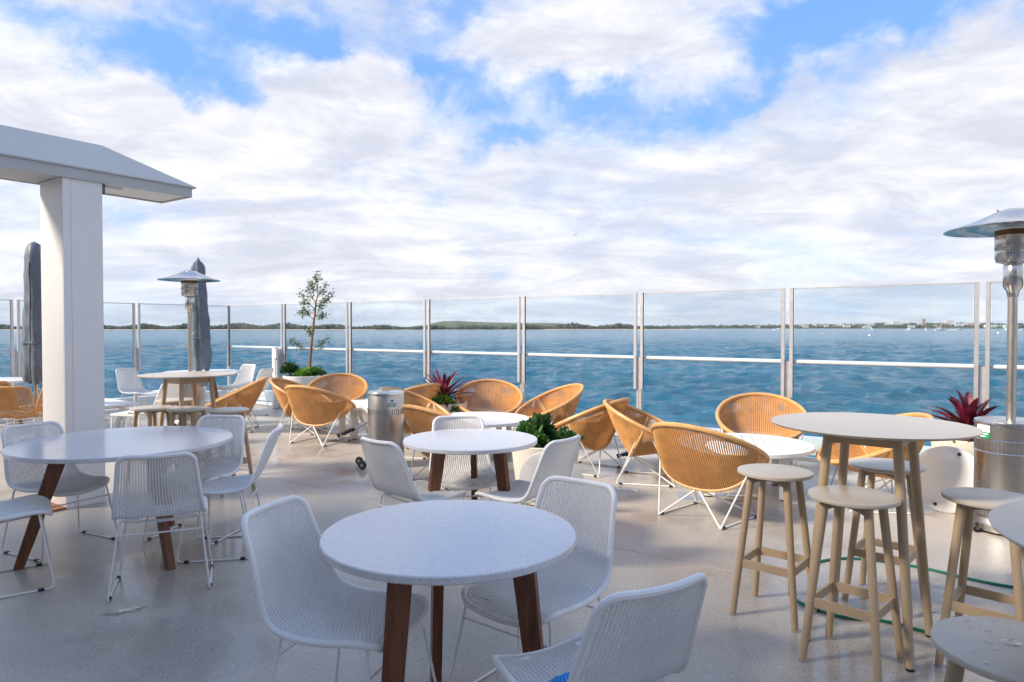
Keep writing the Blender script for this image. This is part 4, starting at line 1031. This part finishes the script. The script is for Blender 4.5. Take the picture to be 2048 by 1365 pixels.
def shrub(name, label, loc, clumps, group=None):
    t = thing(name, label, 'plant', loc, 0, group)
    for i, (n, c, r_, s_, mat, fl2) in enumerate(clumps):
        leaves(n, c, r_, s_, 11 + i * 7, fl2).build('foliage', mat, t, kind='stuff')
        m = MB(); rng = random.Random(i)
        for k_ in range(9):
            a = rng.uniform(0, 6.28); m.tube([(c[0], c[1], 0), (c[0] + r_ * .3 * math.cos(a), c[1] + r_ * .3 * math.sin(a), c[2] * .6 + .02), (c[0] + r_ * .7 * math.cos(a), c[1] + r_ * .7 * math.sin(a), c[2] + r_ * .3)], .004, 4)
        m.build('stems', 'bark', t, kind='stuff')
    return t
def bromeliad(label, loc, n, ln, w, mats, seed, up=(15, 75)):
    t = thing('bromeliad', label, 'plant', loc, 0); rng = random.Random(seed)
    for i in range(n):
        f_ = i / (n - 1); az_ = i * 137.5 + rng.uniform(-12, 12); el = up[1] + (up[0] - up[1]) * f_ + rng.uniform(-6, 6); L_ = ln * (.62 + .38 * math.sin(math.pi * (.25 + .6 * f_))) * rng.uniform(.88, 1.1)
        m = MB(); ns = 9; vs = []; p = Vector((0, 0, .02 + .05 * (1 - f_))); e = R(el); droop = rng.uniform(.3, .75) * (0.4 + f_)
        d0 = Vector((math.cos(R(az_)), math.sin(R(az_)), 0)); sdv = Vector((-d0.y, d0.x, 0))
        for k_ in range(ns + 1):
            v = k_ / ns; ee = e - droop * v * v * 1.3; dd = d0 * math.cos(ee) + Vector((0, 0, math.sin(ee))); nn = -d0 * math.sin(ee) + Vector((0, 0, math.cos(ee)))
            ww = w * (.75 + .5 * v) * (1 - v ** 3.2) ** .8 + .0008
            vs += [p - sdv * ww + nn * ww * .45, p, p + sdv * ww + nn * ww * .45]; p = p + dd * L_ / ns
        m.add(vs, [(k_ * 3 + j, k_ * 3 + j + 1, k_ * 3 + j + 4, k_ * 3 + j + 3) for k_ in range(ns) for j in (0, 1)])
        lf = m.build('leaf', mats[i % len(mats)], t, smooth=True)
    return t
# tree planter
pt = Vector((-4.02, 12.35, 0)); pt = Vector((-3.66, 12.05, 0)); planter(pt.x, pt.y, .26, .375, .66, 'white_pot', 'white bowl planter with the tall thin tree at the far end of the fence')
tr = thing('potted_tree', 'tall thin tree with sparse olive leaves in the white bowl planter', 'tree', pt + Vector((.08, 0, .62)))
trunk = [(0, 0, -.03), (.01, 0, .25), (.035, 0, .55), (.06, .01, .85), (.10, 0, 1.1), (.12, 0, 1.3), (.16, 0, 1.5), (.14, 0, 1.72)]
MB().tube(trunk, .02, 9, rs=[.027, .026, .024, .022, .018, .013, .008, .004]).build('trunk', 'bark', tr, smooth=True)
rng = random.Random(5); lm = MB()
br = [((.03, 0, .47), (-.34, -.05, .68)), ((.04, 0, .50), (.30, .05, .68)), ((.06, 0, .75), (-.02, .05, .86)), ((.09, 0, 1.0), (-.17, .1, 1.35)), ((.10, 0, 1.06), (.28, -.05, 1.42)), ((.11, 0, 1.2), (-.12, -.1, 1.5)), ((.11, 0, 1.15), (-.20, .05, 1.15)),
      ((.12, 0, 1.25), (.42, .1, 1.50)), ((.13, 0, 1.4), (.30, .02, 1.66)), ((.14, 0, 1.5), (.02, .05, 1.70)), ((.14, 0, 1.6), (.15, 0, 1.86)), ((.1, 0, 1.1), (.28, 0, 1.12)), ((.12, 0, 1.3), (-.05, .12, 1.62))]
for a, b in br:
    a, b = Vector(a), Vector(b); mid = a.lerp(b, .5) + Vector((0, 0, -.03))
    MB().tube([a, mid, b], .005, 5, rs=[.008, .005, .002]).build('branch', 'bark', tr)
    for k_ in range(95):
        v = .4 + .6 * rng.random(); p = (a.lerp(mid, v * 2) if v < .5 else mid.lerp(b, v * 2 - 1)) + Vector([rng.gauss(0, .031) for _ in range(3)])
        d = Vector((rng.gauss(0, 1), rng.gauss(0, 1), rng.gauss(-.1, .8))).normalized(); s_ = d.cross(Vector((rng.random(), rng.random(), .3))).normalized(); L_ = rng.uniform(.035, .065)
        lm.add([p, p + d * L_ * .5 + s_ * L_ * .21, p + d * L_, p + d * L_ * .5 - s_ * L_ * .21], [(0, 1, 2, 3)])
lm.build('foliage', 'leaf_tree', tr, kind='stuff')
shrub('low_shrub', 'low green shrubs at the foot of the thin potted tree', pt + Vector((0, 0, .63)),
      [(900, (-.24, -.02, .09), .17, .045, 'leaf_dark', 1.0), (900, (.02, -.12, .04), .17, .04, 'leaf_lime', .75), (800, (.20, -.05, .05), .17, .04, 'leaf', .75)])
# bromeliad planters
planter(-.90, 9.15, .23, .30, .50, 'cream', 'cream planter with the spiky purple bromeliad behind the middle armchairs')
bromeliad('spiky purple bromeliad with many narrow leaves between the middle armchairs', (-.92, 9.15, .50), 46, .44, .030, ['leaf_red', 'leaf_pink', 'leaf_red', 'leaf_pink'], 4, (5, 70))
shrub('ground_cover', 'bright green ground cover under the purple bromeliad', (-.90, 9.15, .49), [(900, (-.05, -.12, .02), .22, .035, 'leaf_lime', .5), (300, (.14, -.24, -.08), .07, .03, 'leaf', 1.4)])
planter(4.18, 6.22, .24, .31, .50, 'cream', 'cream planter behind the near heater with a dark red bromeliad')
bromeliad('dark red bromeliad with broad glossy leaves beside the near heater', (4.17, 6.22, .50), 24, .39, .054, ['leaf_red'], 9, (8, 80))
shrub('ground_cover', 'green ground cover under the dark red bromeliad', (4.18, 6.22, .49), [(900, (-.04, -.1, .01), .24, .035, 'leaf_lime', .4)])
planter(.29, 5.93, .24, .30, .50, 'cream', 'cream planter with the leafy green shrub in the middle of the deck')
shrub('leafy_shrub', 'bushy bright green shrub in the middle planter between chairs', (.29, 5.93, .47),
      [(560, (-.12, -.10, .03), .14, .062, 'leaf', 1.0), (420, (.13, -.08, .03), .13, .052, 'leaf_dark', .9), (230, (-.03, .02, .12), .10, .062, 'leaf_dark', 1.3), (260, (.2, -.06, .04), .10, .045, 'leaf', .9), (120, (-.16, .0, .12), .06, .055, 'leaf', 1.5)])

# ------------------------------------------------------------------ tipped parasol stands: round white plate, steel tube, black clamp
def stand(loc, nrm_, label, tube_=.42):
    """nrm_ = direction the feet side (plate underside) faces"""
    nz = Vector(nrm_).normalized()
    t = thing('parasol_stand', label, 'parasol stand', loc, 0, 'tipped white parasol stands')
    t.rotation_mode = 'QUATERNION'; t.rotation_quaternion = (-nz).to_track_quat('Z', 'Y')
    MB().lathe([(.262, -.006), (.268, -.003), (.268, .004), (.262, .006)], 64).build('base_plate', 'white_alu', t, smooth=True)
    for a in (20, 110, 200, 290): MB().lathe([(.012, -.018), (.014, -.006)], 14, c=(.225 * math.cos(R(a)), .225 * math.sin(R(a)), 0)).build('foot', 'black', t)
    MB().tube([(0, 0, .006), (0, 0, tube_)], .021, 16).build('tube', 'steel_clean', t, smooth=True)
    MB().tube([(0, 0, tube_ - .02), (0, 0, tube_ + .008)], .026, 16).build('end_collar', 'black', t, smooth=True)
    c_ = MB().beam((.034, 0, tube_ - .22), (.034, 0, tube_ - .04), .03, .03, (0, 1, 0)).build('clamp', 'black', t)
    for z in (tube_ - .18, tube_ - .07): MB().tube([(.04, 0, z), (.085, 0, z)], .017, 10).build('knob', 'black', c_)
    return t
stand((3.56, 5.56, .262), (-.62, -.76, .20), 'white round parasol stand tipped on edge, its four black feet showing, at right', .3)
stand((.32, 5.50, .258), (.25, .9, .30), 'white round parasol stand tipped against the middle planter, shaded side showing', .16)
stand((1.62, 7.62, .262), (.90, .25, .35), 'fallen parasol stand with steel tube and black clamp under the armchairs', .5)
stand((-1.90, 8.95, .262), (.80, .5, .35), 'parasol stand with black clamp lying under the square white table', .42)

# ------------------------------------------------------------------ hose, cloth, puddles, drops
def smooth_path(pts, n=10):
    P_ = [Vector(p) for p in pts]; out_ = []
    for i in range(len(P_) - 1):
        p0 = P_[max(i - 1, 0)]; p1 = P_[i]; p2 = P_[i + 1]; p3 = P_[min(i + 2, len(P_) - 1)]
        for k_ in range(n):
            t = k_ / n; out_.append(0.5 * ((2 * p1) + (-p0 + p2) * t + (2 * p0 - 5 * p1 + 4 * p2 - p3) * t * t + (-p0 + 3 * p1 - 3 * p2 + p3) * t ** 3))
    out_.append(P_[-1]); return out_
hz = .0085
tag(MB().tube(smooth_path([(5.2, 3.2, hz), (4.0, 3.55, hz), (2.93, 3.88, hz), (2.52, 4.24, hz), (2.16, 4.39, hz), (1.80, 4.22, hz), (1.62, 3.95, hz), (1.56, 3.7, hz), (1.70, 3.50, hz), (1.90, 3.44, hz), (2.08, 3.28, hz), (2.45, 3.02, hz), (3.0, 2.75, hz), (4.2, 2.2, hz)]), .0085, 8).build('garden_hose', 'hose', smooth=True),
    'green garden hose looping across the floor under the bar stools', 'hose')
def cloth():
    n = 26; m = MB(); vs = []; rng = random.Random(2)
    for i in range(n):
        for j in range(n):
            u, v = i / (n - 1) - .5, j / (n - 1) - .5
            r_ = math.hypot(u, v); q = Vector((u * .27, v * .22, 0))
            z = .012 + .052 * max(0, 1 - r_ * 1.75) + .013 * math.sin(9 * u + 6 * v) + .011 * math.sin(15 * v - 5 * u) + .008 * mnoise.noise(Vector((u * 9, v * 9, 1)))
            vs.append((q.x + .012 * math.sin(11 * v), q.y + .012 * math.sin(9 * u), max(.004, z)))
    m.add(vs, [(i * n + j, (i + 1) * n + j, (i + 1) * n + j + 1, i * n + j + 1) for i in range(n - 1) for j in range(n - 1)])
    o = m.build('wiping_cloth', 'cloth', smooth=True); uv = o.data.uv_layers.new(name='UVMap')
    for lp in o.data.loops:
        k_ = lp.vertex_index; uv.data[lp.index].uv = (k_ // n / n, k_ % n / n)
    o.location = (.24, 1.98, .418); o.rotation_euler = (R(-3), R(2), R(30)); return o
tag(cloth(), 'crumpled blue wiping cloth on the seat of the near chair', 'cloth')
def wet_mat():
    m, t, b = newmat('puddle_water'); t.nodes.remove(b)
    tr = t.nodes.new('ShaderNodeBsdfTransparent'); tr.inputs[0].default_value = (.90, .90, .91, 1)
    gl = t.nodes.new('ShaderNodeBsdfGlossy'); gl.inputs['Roughness'].default_value = 0.03
    lw = t.nodes.new('ShaderNodeLayerWeight'); lw.inputs[0].default_value = .5
    pw = t.nodes.new('ShaderNodeMath'); pw.operation = 'POWER'; link(t, lw.outputs['Facing'], pw.inputs[0]); pw.inputs[1].default_value = 2.5
    ad = t.nodes.new('ShaderNodeMath'); ad.operation = 'MULTIPLY_ADD'; link(t, pw.outputs[0], ad.inputs[0]); ad.inputs[1].default_value = .8; ad.inputs[2].default_value = .05
    ms = t.nodes.new('ShaderNodeMixShader'); link(t, ad.outputs[0], ms.inputs[0]); link(t, tr.outputs[0], ms.inputs[1]); link(t, gl.outputs[0], ms.inputs[2])
    link(t, ms.outputs[0], t.nodes['Material Output'].inputs[0]); return m
MT['wet'] = wet_mat()
def puddle(x, y, r, sx_, rz, seed, z=.0, label=''):
    rng = random.Random(seed); n = 36; vs = [(0, 0, .0028)]; a1, a2 = rng.uniform(0, 6), rng.uniform(0, 6)
    for rr, zz in ((.8, .0026), (1.0, .0004)):
        for k_ in range(n):
            a = 2 * math.pi * k_ / n; q = r * rr * (1 + .28 * math.sin(2 * a + a1) + .2 * math.sin(5 * a + a2) + .1 * math.sin(9 * a))
            vs.append((q * math.cos(a) * sx_, q * math.sin(a), zz))
    fs = [(0, 1 + k_, 1 + (k_ + 1) % n) for k_ in range(n)] + [(1 + k_, 1 + n + k_, 1 + n + (k_ + 1) % n, 1 + (k_ + 1) % n) for k_ in range(n)]
    o = MB().add(vs, fs).build('puddle', 'wet', smooth=True, loc=(x, y, z)); o.rotation_euler = (0, 0, rz); return tag(o, label, 'puddle')
puddle(-2.05, 3.58, .045, 1.8, .4, 1, .0006, 'small wet patch on the floor before the large stone table')
puddle(1.80, 6.05, .16, 2.2, -.4, 2, .0006, 'wet patch on the floor under the white slatted table')
puddle(.95, 6.35, .10, 1.8, -.3, 3, .0006, 'wet patch on the floor between the two leaning armchairs')
puddle(1.90, 3.02, .05, .8, 1.2, 5, .0006, 'narrow wet streak beside the foot of the right bar table')
puddle(-2.35, 9.1, .14, 2.2, 0, 6, .0006, 'wet patch under the far left low table')
dm = MB(); rng = random.Random(4)
for i in range(26):
    a = rng.uniform(0, 6.28); q = .165 * math.sqrt(rng.random()); r_ = rng.choice([.003, .004, .005, .007, .009]) 
    dm.lathe([(r_, 0), (r_ * .8, r_ * .22), (r_ * .4, r_ * .34), (.0001, r_ * .36)], 12, c=(q * math.cos(a), q * math.sin(a), 0), cap0=False, cap1=False)
dm.lathe([(.021, 0), (.018, .0018), (.008, .0024), (.0001, .0025)], 20, c=(-.01, .03, 0), cap0=False, cap1=False)
o = dm.build('water_drops', 'wet', smooth=True, kind='stuff', loc=(1.19, 1.57, .7551)); tag(o, 'water drops on the seat of the nearest bar stool', 'water drops')
# cable loop hanging off a chair cross bar is left to the chair itself

# ------------------------------------------------------------------ haze
hm = bpy.data.materials.new('pale_haze'); hm.use_nodes = True; t = hm.node_tree; t.nodes.clear()
o1 = t.nodes.new('ShaderNodeOutputMaterial'); pv = t.nodes.new('ShaderNodeVolumePrincipled'); pv.inputs['Color'].default_value = (.86, .92, 1, 1)
pv.inputs['Density'].default_value = 0.00003; pv.inputs['Anisotropy'].default_value = 0.2; t.links.new(pv.outputs[0], o1.inputs['Volume'])
HAZE = True
if HAZE:
    o = MB().box((0, -1000, 26), (30000, 30000, 70)).build('haze', hm, kind='stuff')
print('TRIS', sum(len(p.vertices) - 2 for me in bpy.data.meshes for p in me.polygons))
